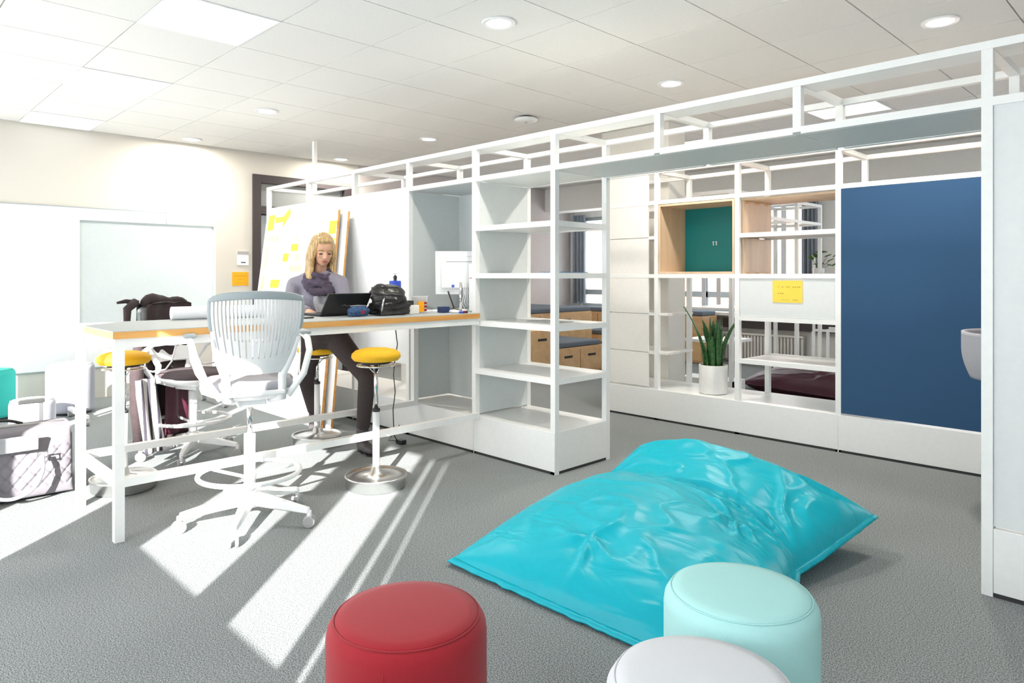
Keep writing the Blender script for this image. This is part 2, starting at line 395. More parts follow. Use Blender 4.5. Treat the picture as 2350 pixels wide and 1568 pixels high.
# far windows
wn = 20
for (wa, wb) in ((-8.15, -3.95), (-3.0, 2.6)):
    f = struct(bx(wa, wb, YF+.02, YF+.09, .75, .80).build('window_%d' % wn, 'plastic_lg')); wn += 1
    bx(wa, wb, YF+.02, YF+.09, 2.30, 2.36).build('window_frame', 'plastic_lg', f)
    bx(wa, wb, YF+.02, YF+.09, .96, 1.05).build('window_frame', 'plastic_lg', f)
    n = int((wb-wa)/.84)
    for k in range(n+1):
        xx = wa+.03+(wb-wa-.06)*k/n
        bx(xx-.03, xx+.03, YF+.02, YF+.09, .80, 2.30).build('mullion', 'plastic_lg', f)
    for k in range(n):
        xa = wa+.06+(wb-wa-.06)*k/n; xb = wa+(wb-wa-.06)*(k+1)/n
        bx(xa, xb, YF+.05, YF+.056, 1.05, 2.30).build('pane', 'glass', f)
        bx(xa, xb, YF+.05, YF+.056, .80, .96).build('pane', 'glass', f)
    bx(wa-.02, wb+.02, YF-.22, YF+.02, .70, .745).build('window_sill', 'wall_white', f)
# brick building outside
ob = bx(-30, 4, 22, 24, -2, 3.4).build('brick_house', 'brick'); tag(ob, 'orange brick building outside the far windows', 'building')

# ceiling lights
ringm = MB().lathe([(.075, 0), (.10, 0), (.103, -.006), (.098, -.012), (.075, -.010)], 32, cap=False).mesh('ring')
discm = MB().lathe([(.001, -.006), (.075, -.006), (.075, -.002), (.001, -.002)], 32).mesh('disc')
ringm.materials.append(M['plastic_w']); discm.materials.append(M['lamp'])
lbl = ['round lit downlight nearest the camera at the top centre', 'round lit downlight at the top right above the shelving bridge', 'round lit downlight second from the right, above the shelving bridge',
       'round lit downlight left of centre, between the two soft ceiling panels and the detector', 'round lit downlight farthest to the left, near the left wall',
       'round lit downlight just above the shelf top rail right of the ceiling pole', 'round lit downlight farthest back, directly right of the ceiling pole']
for (lx, ly), lb in zip(lights_at, lbl):
    t = thing('downlight', (lx, ly, H), lb, 'ceiling light', 'round ceiling downlights')
    for nm, me in (('trim_ring', ringm), ('light_disc', discm)):
        o = bpy.data.objects.new(nm, me); C.objects.link(o); o.parent = t
    ld = bpy.data.lights.new('downlight_lamp', 'AREA'); ld.shape = 'DISK'; ld.size = .14; ld.energy = 16; ld.color = (1, .93, .82)
    lo = bpy.data.objects.new('lamp_glow', ld); C.objects.link(lo); lo.parent = t; lo.location = (0, 0, -.02)
lbl = ['square flush ceiling light panel at the top left, largest in view', 'square flush ceiling light panel over the left half, smaller and farther', 'square ceiling vent beside the left wall, built as a softly glowing panel', 'bright lit square ceiling panel behind the shelving bridge', 'distant lit square ceiling panel behind the pillar']
for i, ((lx, ly), lb) in enumerate(zip(leds, lbl)):
    t = thing('ceiling_light_panel', (lx, ly, H), lb, 'ceiling light', 'square ceiling light panels')
    MB().box(-.31, .31, -.31, -.295, -.004, .015).box(-.31, .31, .295, .31, -.004, .015).box(-.31, -.295, -.295, .295, -.004, .015).box(.295, .31, -.295, .295, -.004, .015).build('frame', 'plastic_w', t, off=False)
    bx(-.295, .295, -.295, .295, 0.0, .012).build('diffuser', 'led' if i >= 3 else 'led_dim', t, off=False)
t = thing('smoke_detector', (-4.65, 4.75, H), 'white flat rounded ceiling sensor with dark gap above the shelf rail', 'sensor')
MB().lathe([(.001, -.055), (.05, -.054), (.105, -.042), (.115, -.030), (.105, -.018), (.05, -.014), (.001, -.014)], 28).build('cover', 'plastic_w', t, smooth=True, off=False)
MB().lathe([(.001, -.014), (.06, -.014), (.06, 0), (.001, 0)], 20).build('mount', 'black', t, off=False)
MB().lathe([(.001, -.060), (.014, -.059), (.014, -.054), (.001, -.054)], 12).build('sensor_dot', 'caster', t, off=False)

# ================================================================== FRONT SHELVING RUN
P = .02        # half post
FX = [-7.19, -6.31, -5.46, -4.63, -3.81, -3.03, -2.23, -1.43, -.652, .15, .95]
Y0, Y1 = 3.365, 3.905
t = thing('shelving_wall', (-3.0, 3.6, 0), 'long white steel shelving frame along the middle of the room, with a bridge over the passage', 'shelving')
full = [0, 1, 2, 3, 4, 5, 8, 9, 10]
for i, x in enumerate(FX):
    ground = i in full
    for y in (Y0, Y1):
        z0 = 0 if ground else 2.0
        z1 = H if (i == 0 and y == Y1) else 2.222
        bx(x-P, x+P, y-P, y+P, z0, z1).build('post', 'white', t)
    bx(x-P, x+P, Y0+P, Y1-P, 2.222-.0, 2.255).build('cross_bar', 'white', t)
    if i < len(FX)-1:
        xb = FX[i+1]
        for y in (Y0, Y1):
            bx(x-P, xb-P, y-P, y+P, 2.2225, 2.255).build('top_rail', 'white', t)
            bx(x+P, xb-P, y-P, y+P, 1.99, 2.025).build('rail', 'white', t)
        if i >= 2: bx(x+P, xb-P, Y0+P, Y0+.17, 2.226, 2.236).build('top_plate', 'white', t)
bx(FX[-1]-P, FX[-1]+P, Y0-P, Y0+P, 2.2225, 2.255).build('top_rail', 'white', t)
# decks under the top frame
for i in (3, 4, 5, 6, 7):
    a = FX[i]+.003+(P if i in (3, 4) else 0); b_ = FX[i+1]-.003-(P if i in (3, 4) else 0)
    if i == 6: continue
    if i == 5: b_ = FX[7]-.003
    bx(a, b_, Y0+P, Y1-P, 1.993, 2.008).build('deck', 'panel', t)
# closed white panels at left
for i in (0, 1, 2):
    bx(FX[i]+P+.001, FX[i+1]-P-.001, Y0-.018, Y0+.0, .60, 1.99).build('white_panel', 'panel_white', t)
    bx(FX[i]+P, FX[i+1]-P, Y0-P, Y0+P, .575, .60).build('rail', 'white', t)
# compartment bay (x3..x4)
bx(FX[3]+.002, FX[3]+.018, Y0+P, Y1-P, .95, 1.99).build('side_panel', 'panel', t)
bx(FX[3]+P, FX[4]-P, Y1-.018, Y1-.002, .95, 1.99).build('back_panel', 'panel', t)
bx(FX[3]+.002, FX[3]+.018, Y0+P, Y1-.13, .29, .95).build('side_panel', 'panel', t)
bx(FX[3]+P, FX[4]-P, Y1-.14, Y1-.125, .29, .95).build('back_panel', 'panel', t)
bx(FX[3]+P, FX[4]-P, Y0+P, Y1-P, .955, .972).build('shelf', 'panel', t)
for y in (Y0, Y1): bx(FX[3]+P, FX[4]-P, y-P, y+P, .935, .97).build('rail', 'white', t)
bx(FX[4]-.018, FX[4]-.002, Y0+P, Y1-P, .29, 1.99).build('side_panel', 'panel', t)
# open shelf bay (x4..x5)
bx(FX[4]+.002, FX[4]+.018, Y0+P, Y1-P, .29, 1.99).build('side_panel', 'panel', t)
for z in (.603, .953, 1.300, 1.644):
    for y in (Y0, Y1): bx(FX[4]+P, FX[5]-P, y-P, y+P, z-.018, z+.018).build('shelf_rail', 'white', t)
    bx(FX[5]-P, FX[5]+P, Y0+P, Y1-P, z-.018, z+.018).build('shelf_rail', 'white', t)
    bx(FX[4]+P, FX[5]-P, Y0+P, Y1-P, z-.012, z+.016).build('shelf', 'white', t)
# base boxes and right closed bay
def base(x0, x1, y0, y1, par, m='white'):
    bx(x0, x1, y0, y1, .018, .276).build('base_box', m, par, bevel=.002)
    bx(x0+.003, x1-.003, y0+.003, y1-.003, 0.0, .018).build('plinth', 'dark_foot', par)  # black and nearly flush, so its colour draws the shadow gap
xs = [FX[0]-P, FX[2], FX[4], FX[5]+P]
for a, b_ in zip(xs[:-1], xs[1:]): base(a+.001, b_-.001, Y0-P-.003, Y1+P+.003, t)
for a, b_ in ((FX[8]+P+.002, FX[9]), (FX[9]+.001, FX[10]+P)): base(a, b_, Y0-P-.003, Y1+P+.003, t)
for i in (8, 9):
    bx(FX[i]+P+.001, FX[i+1]-P-.001, Y0-.012, Y0+.008, .285, 1.99).build('closed_panel', mat('grey_white_panel', (.74, .76, .77), .4), t)
# sliver of rail round the table height on the front of bay x3..x4 is the table's own

# ================================================================== BACK SHELVING RUN
BX = [-4.07, -3.53, -2.75, -1.95, -1.02, -.22, .58]
B0, B1, BT = 5.30, 5.84, 2.255
t = thing('shelving_wall', (-2.5, 5.57, 0), 'second white steel shelving frame behind the bridge, with a blue panel and plywood cubbies', 'shelving')
for i, x in enumerate(BX):
    for y in (B0, B1):
        bx(x-P, x+P, y-P, y+P, 0, BT-.035).build('post', 'white', t)
    bx(x-P, x+P, B0+P, B1-P, BT-.035, BT).build('cross_bar', 'white', t)
    if i < len(BX)-1:
        for y in (B0, B1):
            bx(x-P, BX[i+1]-P, y-P, y+P, BT-.035, BT).build('top_rail', 'white', t)
            bx(x+P, BX[i+1]-P, y-P, y+P, 1.94, 1.975).build('rail', 'white', t)
            bx(x+P, BX[i+1]-P, y-P, y+P, 1.28, 1.315).build('rail', 'white', t)
xs = [BX[0]-P, BX[3], BX[5], BX[6]+P]
for a, b_ in zip(xs[:-1], xs[1:]): base(a+.001, b_-.001, B0-P-.003, B1+P+.003, t)
# stacked cream boards of the left bay
zz = [.29, .603, .953, 1.300, 1.644, 1.955, 2.218]
for a, b_ in zip(zz[:-1], zz[1:]):
    bx(BX[0]+P, BX[1]-.085, B0-.018, B0-.004, a+.004, b_-.002).build('cream_board', 'warm_shelf', t)
for z in (.603, .953, 1.644):
    bx(BX[0]+P, BX[1]+(.10 if z < 1 else -P), B0+.01, B1-.1, z-.012, z+.008).build('shelf', 'warm_shelf', t)
    bx(BX[1]-.085, BX[1]-P, B0-.01, B0+.01, z-.014, z+.014).build('shelf_rail', 'white', t)
# bay 2 (x2..x3): shelf, grey flap, low shelf
for z in (1.63, .603):
    bx(BX[2]+P, BX[3]-P, B0-P, B0+P, z-.018, z+.018).build('shelf_rail', 'white', t)
    bx(BX[2]+P, BX[3]-P, B1-P, B1+P, z-.018, z+.018).build('shelf_rail', 'white', t)
    bx(BX[2]+P, BX[3]-P, B0+P, B1-P, z-.012, z+.014).build('shelf', 'warm_shelf', t)
for y in (B0, B1): bx(BX[2]+P, BX[3]-P, y-P, y+P, .935, .97).build('shelf_rail', 'white', t)
bx(BX[2]+P, BX[3]-P, B0-.012, B0+.006, .972, 1.279).build('front_flap', mat('pale_grey_flap', (.70, .73, .74), .45), t)
bx(BX[3]+P+.001, BX[4]-P-.001, B0-.022, B0+.003, .29, 1.938).build('blue_panel', 'blue_felt', t)
bx(BX[3]+P, BX[4]-P, B0+.004, B1-P, 1.945, 1.965).build('deck', 'warm_shelf', t)
# plywood cubby with the teal back
t = thing('plywood_cubby', (-3.14, 5.5, 1.316), 'light plywood open box with a teal back panel, set in the rear shelving', 'box')
a, b_, c, d_ = BX[1]+P+.004, BX[2]-P-.004, B0-.018, 5.72
bx(a, a+.018, c, d_, 1.317, 1.936).build('side', 'ply', t); bx(b_-.018, b_, c, d_, 1.317, 1.936).build('side', 'ply', t)
bx(a+.018, b_-.018, c, d_, 1.317, 1.335).build('bottom', 'ply', t); bx(a+.018, b_-.018, c, d_, 1.918, 1.936).build('top', 'ply', t)
tb = bx(a+.018, b_-.018, d_-.02, d_, 1.335, 1.918).build('teal_back', 'teal', t)
for k in range(2): bx(-3.20+k*.03, -3.193+k*.03, d_-.024, d_-.02, 1.575, 1.605).build('white_mark', 'paper', tb)
for k in range(2): bx(-3.208+k*.03, -3.188+k*.03, d_-.024, d_-.02, 1.605, 1.61).build('white_mark', 'paper', tb)
t = thing('plywood_cubby', (-2.6, 5.5, 1.316), 'plywood side and top boards with finger joints, right of the teal cubby', 'box')
bx(BX[2]+P+.003, BX[2]+P+.02, B0+.021, B1-P, 1.317, 1.61).build('side', 'ply', t)
bx(BX[2]+P+.003, BX[2]+P+.02, B0+.021, B1-P, 1.65, 1.915).build('side', 'ply', t)
bx(BX[2]+P+.003, BX[3]-P-.003, B0+.021, B1-P, 1.917, 1.935).build('top', 'ply', t)
jt = MB()
for k in range(3): jt.box(BX[2]+P+.02, BX[2]+P+.022, B0+.06+k*.17, B0+.12+k*.17, 1.317, 1.328).box(BX[2]+P+.02, BX[2]+P+.022, B0+.06+k*.17, B0+.12+k*.17, 1.895, 1.915)
jt.build('finger_joints', 'plyedge', t)['kind'] = 'stuff'
# third run going away
t = thing('shelving_wall', (-3.8, 7.6, 0), 'distant white steel shelving frame running away behind the rear shelving', 'shelving')
ys = [6.66, 7.46, 8.26, 9.0-.05]
for x in (-4.11, -3.53):
    for y in ((ys[0], ys[-1]) if x < -4 else (ys[0], ys[2], ys[3])): bx(x-P, x+P, y-P, y+P, 0, 2.165).build('post', 'white', t)
    for z in (2.20, 1.97, .62, .93):
        bx(x-P, x+P, ys[0]-P, ys[-1]+P, z-.035, z).build('rail', 'white', t) if z > 2 else [bx(x-P, x+P, a+P, b_-P, z-.035, z).build('rail', 'white', t) for a, b_ in zip(ys[:-1], ys[1:]) if z > 1.5]
for y in ys:
    bx(-4.11+P, -3.53-P, y-P, y+P, 2.165, 2.20).build('cross_bar', 'white', t)
    bx(-4.11+P, -3.53-P, y-P, y+P, 1.935, 1.97).build('cross_bar', 'white', t)
bx(-4.11+P, -3.53-P, ys[0]-P, ys[0]+.5, .585, .615).build('shelf', 'white', t)
bx(-4.11+P, -3.53-P, ys[0]-P, ys[1], .94, .96).build('shelf', 'white', t)
bx(-4.13, -3.51, ys[0]-.021, ys[0]+.26, .01, .20).build('base_box', 'white', t)
# low white frame with patterned cushion
t = thing('low_frame_rack', (-2.9, 9.0, 0), 'low white steel frame rack near the far wall, seen under the grey flap', 'rack')
for x in (-3.45, -3.0, -2.35):
    for y in (8.55, 9.0): bx(x-.015, x+.015, y-.015, y+.015, 0, .62).build('post', 'white', t)
for y in (8.55, 9.0): bx(-3.435, -2.365, y-.015, y+.015, .62, .65).build('rail', 'white', t)
bx(-3.43, -2.37, 8.57, 8.98, .22, .25).build('shelf', 'white', t)
cu = MB().ball((-2.85, 8.77, .31), (.42, .17, .06), 20)
m = mat('patterned_cloth', (.75, .72, .75), .9); nt = m.node_tree
vo = nt.nodes.new('ShaderNodeTexVoronoi'); vo.inputs['Scale'].default_value = 18; cr = nt.nodes.new('ShaderNodeValToRGB'); cr.color_ramp.interpolation = 'CONSTANT'
cr.color_ramp.elements[0].color = (.12, .05, .03, 1); cr.color_ramp.elements[1].color = (.8, .76, .8, 1); cr.color_ramp.elements[1].position = .35
tcn = nt.nodes.new('ShaderNodeTexCoord'); nt.links.new(tcn.outputs['Object'], vo.inputs[0]); nt.links.new(vo.outputs[0], cr.inputs[0]); nt.links.new(cr.outputs[0], nt.nodes['Principled BSDF'].inputs['Base Color'])
M['pattern'] = m
tag(cu.build('cushion', 'pattern', smooth=True), 'white and brown patterned cushion on the low frame rack', 'cushion')

# ================================================================== TABLE
TZ = 1.03
t = thing('high_table', (-4.15, 2.2, 0), 'long white-framed high table with grey top and orange plywood edge', 'table')
TX0, TX1, TY0, TY1 = -4.52, -3.73, .96, 3.335
tt = bx(TX0, TX1, TY0, TY1, TZ-.004, TZ).build('tabletop_surface', 'tabletop', t)
bx(TX0, TX1, TY0, TY1, TZ-.038, TZ-.004).build('tabletop_core', 'plyedge', t)
bx(FX[3]+P+.004, FX[4]-P-.004, TY1+.002, Y1-.03, TZ-.004, TZ).build('tabletop_surface', 'tabletop', t)
bx(FX[3]+P+.004, FX[4]-P-.004, TY1+.002, Y1-.03, TZ-.038, TZ-.004).build('tabletop_core', 'plyedge', t)
L = .022
for x in (TX0+.03, TX1-.03):
    bx(x-L, x+L, TY0+.01, TY0+.01+2*L, 0, TZ-.038).build('leg', 'white', t)
    bx(x-L, x+L, TY0+.01+2*L, TY1, TZ-.083, TZ-.038).build('apron', 'white', t)
    bx(x-L, x+L, TY0+.01+2*L, TY1, .265, .305).build('stretcher', 'white', t)
    bx(x-L, x+L, TY1-2*L, TY1, .305, TZ-.083).build('leg', 'white', t) if x < -4 else None
bx(TX0+.03+L, TX1-.03-L, TY0+.01, TY0+.01+2*L, TZ-.083, TZ-.038).build('apron', 'white', t)
bx(TX0+.03+L, TX1-.03-L, TY0+.01, TY0+.01+2*L, .265, .305).build('stretcher', 'white', t)

# ================================================================== WHITEBOARDS, SIGNS, NOTES
t = thing('wall_whiteboard', (XL+.02, 1.6, .9), 'large white board on the left wall, its lower part imitating sun glare', 'whiteboard')
bx(XL+.002, XL+.02, .35, 2.68, .33, 2.01).build('board', 'panel_white', t)  # carried down so its white imitates the sun-bleached wall below
for y0, y1, z0, z1 in ((.34, 2.69, 2.01, 2.02), (.34, 2.69, .32, .33), (.34, .35, .33, 2.01), (2.68, 2.69, .33, 2.01)):
    bx(XL+.001, XL+.024, y0, y1, z0, z1).build('edge_strip', 'plastic_lg', t)
t = thing('mobile_whiteboard', (-7.12, 2.15, 0), 'rolling pale glass board on casters in front of the left wall', 'whiteboard')
bx(-7.13, -7.115, 1.56, 2.74, .80, 1.79).build('board', mat('pale_glass_board', (.66, .72, .73), .15), t)
for y in (1.545, 2.74):
    bx(-7.14, -7.10, y, y+.018, .06, 1.80).build('upright', 'white', t)
    f = bx(-7.42, -6.82, y-.01, y+.028, .06, .09).build('foot', 'white', t)
    for xx in (-7.40, -6.84): MB().tube([(xx, y-.01, .028), (xx, y+.03, .028)], .028, 14).build('wheel', 'caster', f)
bx(-7.14, -7.10, 1.563, 2.74, 1.79, 1.80).build('top_strip', 'plastic_lg', t)
MB().ball((-7.10, 2.735, 1.79), .012, 8).build('corner_cap', 'caster', t)
t = thing('door_sign', (XL+.01, 3.56, 1.43), 'grey and white door sign plate beside the dark door frame', 'sign')
bx(XL+.001, XL+.010, 3.50, 3.64, 1.43, 1.60).build('plate', 'paper', t)
bx(XL+.010, XL+.013, 3.50, 3.64, 1.56, 1.60).build('header_strip', 'caster', t)
tx = MB()
for k in range(5): tx.box(XL+.010, XL+.012, 3.545+k*.012, 3.553+k*.012, 1.455, 1.47)
tx.build('printed_text', 'black', t)['kind'] = 'stuff'
t = thing('paper_note', (XL+.01, 3.53, 1.19), 'orange handwritten note on the wall below the door sign', 'note')
bx(XL+.001, XL+.004, 3.44, 3.64, 1.18, 1.345).build('sheet', 'orange_note', t)
tx = MB()
for r_, (zz_, k0, k1) in enumerate(((1.30, 0, 10), (1.255, 2, 8), (1.215, 1, 10))):
    for k in range(k0, k1):
        if random.random() < .75: tx.box(XL+.004, XL+.005, 3.46+k*.016, 3.47+k*.016, zz_-random.uniform(.003, .008), zz_)
tx.build('handwriting', 'ink', t)['kind'] = 'stuff'
t = thing('paper_note', (-2.33, B0-.03, 1.05), 'yellow handwritten sticky note on the grey shelf flap', 'note')
bx(-2.45, -2.215, B0-.016, B0-.0125, 1.09, 1.262).build('sheet', 'yellow_note', t)
tx = MB()
for (zz_, k0, k1) in ((1.215, 1, 13), (1.165, 1, 6), (1.115, 4, 12)):
    for k in range(k0, k1):
        if random.random() < .75: tx.box(-2.44+k*.0165, -2.43+k*.0165, B0-.0172, B0-.016, zz_-random.uniform(.002, .006), zz_)
tx.build('handwriting', 'ink', t)['kind'] = 'stuff'
# leaning boards
def lean_board(name, label, xl0, xl1, xr0, xr1, y0, y1, z1, th):
    t = thing(name, ((xl0+xr0)/2, y0, 0), label, 'board')
    p = [(xl0, y0, 0), (xr0, y0, 0), (xr0, y0+th, .002), (xl0, y0+th, .002), (xl1, y1, z1), (xr1, y1, z1), (xr1, y1+th, z1), (xl1, y1+th, z1)]
    MB().hexa(p).build('board', ['panel_white'], t)
    e_ = MB(); w_ = .004
    e_.hexa([(xr0, y0-.001, 0), (xr0+w_, y0-.001, 0), (xr0+w_, y0+th, 0), (xr0, y0+th, 0), (xr1, y1-.001, z1), (xr1+w_, y1-.001, z1), (xr1+w_, y1+th, z1), (xr1, y1+th, z1)])
    e_.build('plywood_edge', 'plyedge', t)
    return t
lb = lean_board('leaning_board', 'white board with yellow sticky notes leaning on the panel behind the woman', -6.85, -7.02, -5.30, -5.57, 2.93, 3.26, 1.90, .022)
lean_board('leaning_board', 'plain second white board leaning behind the one with sticky notes', -6.75, -6.9, -5.20, -5.47, 2.97, 3.30, 1.88, .018)
def bpt(x, z, o=.004):
    f = z/1.9; return Vector((x, 2.93+(3.26-2.93)*f-o, z))
notes = [(-6.96, -6.83, 1.77, 1.93, 'bright_note', 'large bright yellow sheet at the upper left of the leaning board'),
         (-6.93, -6.87, 1.65, 1.71, 'pale_note', 'pale note, leftmost of three small ones on the leaning board'), (-6.84, -6.78, 1.65, 1.71, 'pale_note', 'pale note, middle of three small ones on the leaning board'),
         (-6.74, -6.67, 1.65, 1.71, 'pale_note', 'pale note, rightmost of three small ones on the leaning board'), (-6.34, -6.27, 1.64, 1.71, 'pale_note', 'pale orange note above the yellow ones left of the woman'),
         (-6.36, -6.22, 1.54, 1.61, 'bright_note', 'yellow note left of the woman at eye height'), (-6.50, -6.39, 1.44, 1.52, 'bright_note', 'yellow note left of the hair, below the eye-height one'),
         (-6.26, -6.18, 1.44, 1.51, 'pale_note', 'pale yellow note touching the hair, right of its brighter neighbour'), (-6.68, -6.50, 1.18, 1.26, 'bright_note', 'wide yellow note low on the leaning board beside the elbow'),
         (-6.90, -6.86, 1.36, 1.60, 'pale_note', 'tall pale strip on the left edge of the leaning board, upper'), (-6.90, -6.85, 1.0, 1.30, 'pale_note', 'tall pale strip on the left edge of the leaning board, lower'),
         (-5.68, -5.56, 1.68, 1.80, 'bright_note', 'yellow note at the right edge of the leaning board, uppermost'), (-5.66, -5.55, 1.48, 1.64, 'bright_note', 'yellow note at the right edge of the leaning board beside the head'),
         (-6.33, -6.10, 1.34, 1.40, 'pale_note', 'pale note just above the shoulder')]
for a, b_, s, t_, mm, lab in notes:
    q = [bpt(a, s, .002), bpt(b_, s, .002), bpt(b_, s, .001), bpt(a, s, .001), bpt(a, t_, .006), bpt(b_, t_, .006), bpt(b_, t_, .001), bpt(a, t_, .001)]
    tag(MB().hexa(q).build('sticky_note', mm), lab, 'note', 'sticky notes on the leaning board')
am = MB(); q = [bpt(-6.80, 1.84, .003), bpt(-6.62, 1.85, .003), bpt(-6.62, 1.79, .003), bpt(-6.48, 1.92, .003), bpt(-6.52, 1.98, .003), bpt(-6.64, 1.90, .003), bpt(-6.80, 1.90, .003)]
am.add(q, [(0, 1, 2, 3, 4, 5, 6)]); tag(am.build('sticky_note', 'bright_note', solid=.002), 'arrow-shaped yellow paper at the top of the leaning board', 'note', 'sticky notes on the leaning board')

# ================================================================== POUFS
def pouf(x, y, m, label, r=.2, h=.462, rz=0):
    t = thing('pouf', (x, y, 0), label, 'stool', 'cylinder poufs', rz)
    pr = [(r*.9, .02), (r-.004, .025), (r, .05), (r, h-.05), (r-.003, h-.03), (r-.012, h-.015)]
    MB().lathe([(.001, .02)]+pr+[(r-.022, h-.008)], 72).build('side', m, t, smooth=True, off=False)
    MB().lathe([(r-.02, h-.012), (r-.024, h-.004), (r-.05, h-.0), (r*.6, h+.003), (.001, h+.004)], 72).build('top', m, t, smooth=True, off=False)
    seam = MB().tube([((r-.019)*math.cos(a), (r-.019)*math.sin(a), h-.0085) for a in [2*PI*k/72 for k in range(72)]], .0022, 6, closed=True)
    seam.build('seam', m, t, smooth=True, off=False)
    sv = MB().tube([(r*1.0, 0, .05), (r, 0, h-.05), (r-.016, 0, h-.012)], .0016, 6).build('side_seam', m, t, smooth=True, off=False)
    for k in range(3):
        a = 2*PI*k/3+.4
        MB().lathe([(.02, 0), (.02, .022)], 12, (r*.75*math.cos(a), r*.75*math.sin(a), 0)).build('foot', 'dark_foot', t, off=False)
    return t
pouf(-1.405, 1.015, 'red', 'dark red cylindrical pouf in the foreground left of centre', r=.197, h=.47, rz=-.9)
pouf(-.895, 1.735, 'mint', 'mint green cylindrical pouf in front of the beanbag', rz=2.2)
pouf(-.75, 1.29, 'greywool', 'pale grey cylindrical pouf cut off by the bottom edge', rz=2.0)
pouf(-7.62, 1.60, 'greywool2', 'pale grey pouf by the left wall behind the table leg', h=.47)
pouf(-7.15, 1.22, 'greywool2', 'low lavender-grey pouf in front of the taller one by the left wall', r=.17, h=.24)
pouf(-7.8, 1.0, 'tealwool', 'teal pouf cut off by the left edge of the picture', r=.2, h=.45)
pouf(-6.0, 8.05, 'tealwool', 'dark teal pouf near the plywood benches, behind the shelf post', r=.2, h=.42)

# ================================================================== BEANBAG
def lerp(a, b_, f): return a+(b_-a)*f
def beanbag(name, label, mname, Lc, Fc, Vc, Rc, Tc, R2, hseat, hback, seed, NU=120, NV=130, group='beanbags'):
    t = thing(name, ((Lc.x+R2.x)/2, (Lc.y+R2.y)/2, 0), label, 'beanbag', group)
    vm_ = .60
    def side(v, A, Bm, D):
        # quadratic-ish path through A, Bm (at vm_), D
        if v < vm_: return lerp(A, Bm, v/vm_)
        return lerp(Bm, D, (v-vm_)/(1-vm_))
    def prof(s): return max(0., math.sin(PI*min(1, max(0, s))))
    def base_pt(u, v):
        a = side(v, Lc, Vc, Tc); b2 = side(v, Fc, Rc, R2)
        p = lerp(a, b2, u)
        # bulge of outline
        o = .05*prof(v)*(u-.5)*2
        return p+Vector((o, 0, 0))
    def hump(v):
        if v < vm_: return hseat*(prof(v/vm_*.56+.0)**.55)*(1-.28*(v/vm_)**4)
        q = (v-vm_)/(1-vm_)
        return lerp(hseat*.72*(prof(.56)**.55), hback, min(1, q*1.9)**.8)*(1-max(0, q-.62)/.38*1.0)**.5 if q < 1 else 0
    def wr(u, v):
        w_ = 0
        n = noise.noise(Vector((u*2.6, v*5, seed))); w_ += .012*n
        n = noise.noise(Vector((u*4+v*2, v*9-u*2, seed+4))); w_ += .010*(max(0, 1-abs(n)*6)-.3)
        # long fold along the valley and creases radiating from pinch points
        vv = v-.60-.03*math.sin(u*7+seed); w_ -= .035*math.exp(-(vv/.012)**2)*(math.sin(PI*u)**.3)*(.4+.6*abs(noise.noise(Vector((u*6, 1, seed)))*2))
        vv = v-.53+.05*u+.02*math.sin(u*9); w_ -= .018*math.exp(-(vv/.010)**2)*max(0, math.sin(PI*min(1, max(0, (u-.35)*1.7))))
        for cu_, cv, am_, k, R_ in ((1.0, .60, .075, 11, .26), (.0, .60, .035, 11, .18), (.44, .14, .028, 4, .17), (.80, .47, .04, 5, .13), (.02, .02, .03, 9, .15), (.98, .98, .03, 9, .15)):
            du, dv = (u-cu_), (v-cv)*1.2; r = math.hypot(du, dv); th = math.atan2(dv, du)
            fall = math.exp(-(r/R_)**2)*min(1, r/.04)
            q_ = math.sin(th*k*.5+noise.noise(Vector((du*6, dv*6, seed)))*2.2)
            w_ += am_*fall*(1-2.2*abs(q_)**.7)*.5
        return w_*min(1, 8*min(u, 1-u, v, 1-v)+.0)
    def top(u, v):
        p = base_pt(u, v)
        pu = (max(0, 4*u*(1-u)))**.42
        hz = hump(v)*pu
        z = p.z+max(0, hz)+wr(u, v)*pu
        q = max(0, (v-vm_)/(1-vm_))
        return Vector((p.x, p.y, max(z, .012)))
    def bot(u, v):
        p = base_pt(u, v); pu = (max(0, 4*u*(1-u)))**.5; pv = (max(0, 4*v*(1-v)))**.5
        return Vector((p.x, p.y, max(.004, p.z*(1-pu*pv*1.5)-.10*pu*pv)))
    mb = MB(); mb.grid(top, NU, NV); mb.grid(lambda u, v: bot(u, v) if 0 < u < 1 and 0 < v < 1 else top(u, v), NU//2, NV//2, flip=True)
    o = mb.build('cover', mname, t, smooth=True)
    # piped seam all round
    path = []
    n = 60
    for i in range(n): path.append(top(i/n, 0))
    for i in range(n): path.append(top(1, i/n))
    for i in range(n): path.append(top(1-i/n, 1))
    for i in range(n): path.append(top(0, 1-i/n))
    cen = sum(path, Vector())/len(path)
    fl = MB(); vs = []; fs = []
    for i, p in enumerate(path):
        dd = (p-cen); dd.z = 0; dd.normalize()
        wv = .024+.008*noise.noise(Vector((i*.35, seed, 1)))
        zo = max(.006, p.z-.012+.006*noise.noise(Vector((i*.5, 7, seed))))
        vs += [p+Vector((0, 0, .003))-dd*.01, p+dd*wv+Vector((0, 0, zo-p.z))]
    m_ = len(path)
    for i in range(m_): j = (i+1) % m_; fs.append((2*i, 2*i+1, 2*j+1, 2*j))
    fl.add(vs, fs); fl.build('seam_flange', mname, t, smooth=True, solid=.008)
    return t
V3 = Vector
beanbag('beanbag', 'large turquoise nylon beanbag pillow on the carpet', 'bean', V3((-2.40, 1.98, .03)), V3((-1.00, 2.02, .02)), V3((-2.42, 3.12, .06)), V3((-1.28, 2.86, .07)), V3((-2.28, 3.36, .30)), V3((-1.13, 3.50, .17)), .30, .25, 3.)
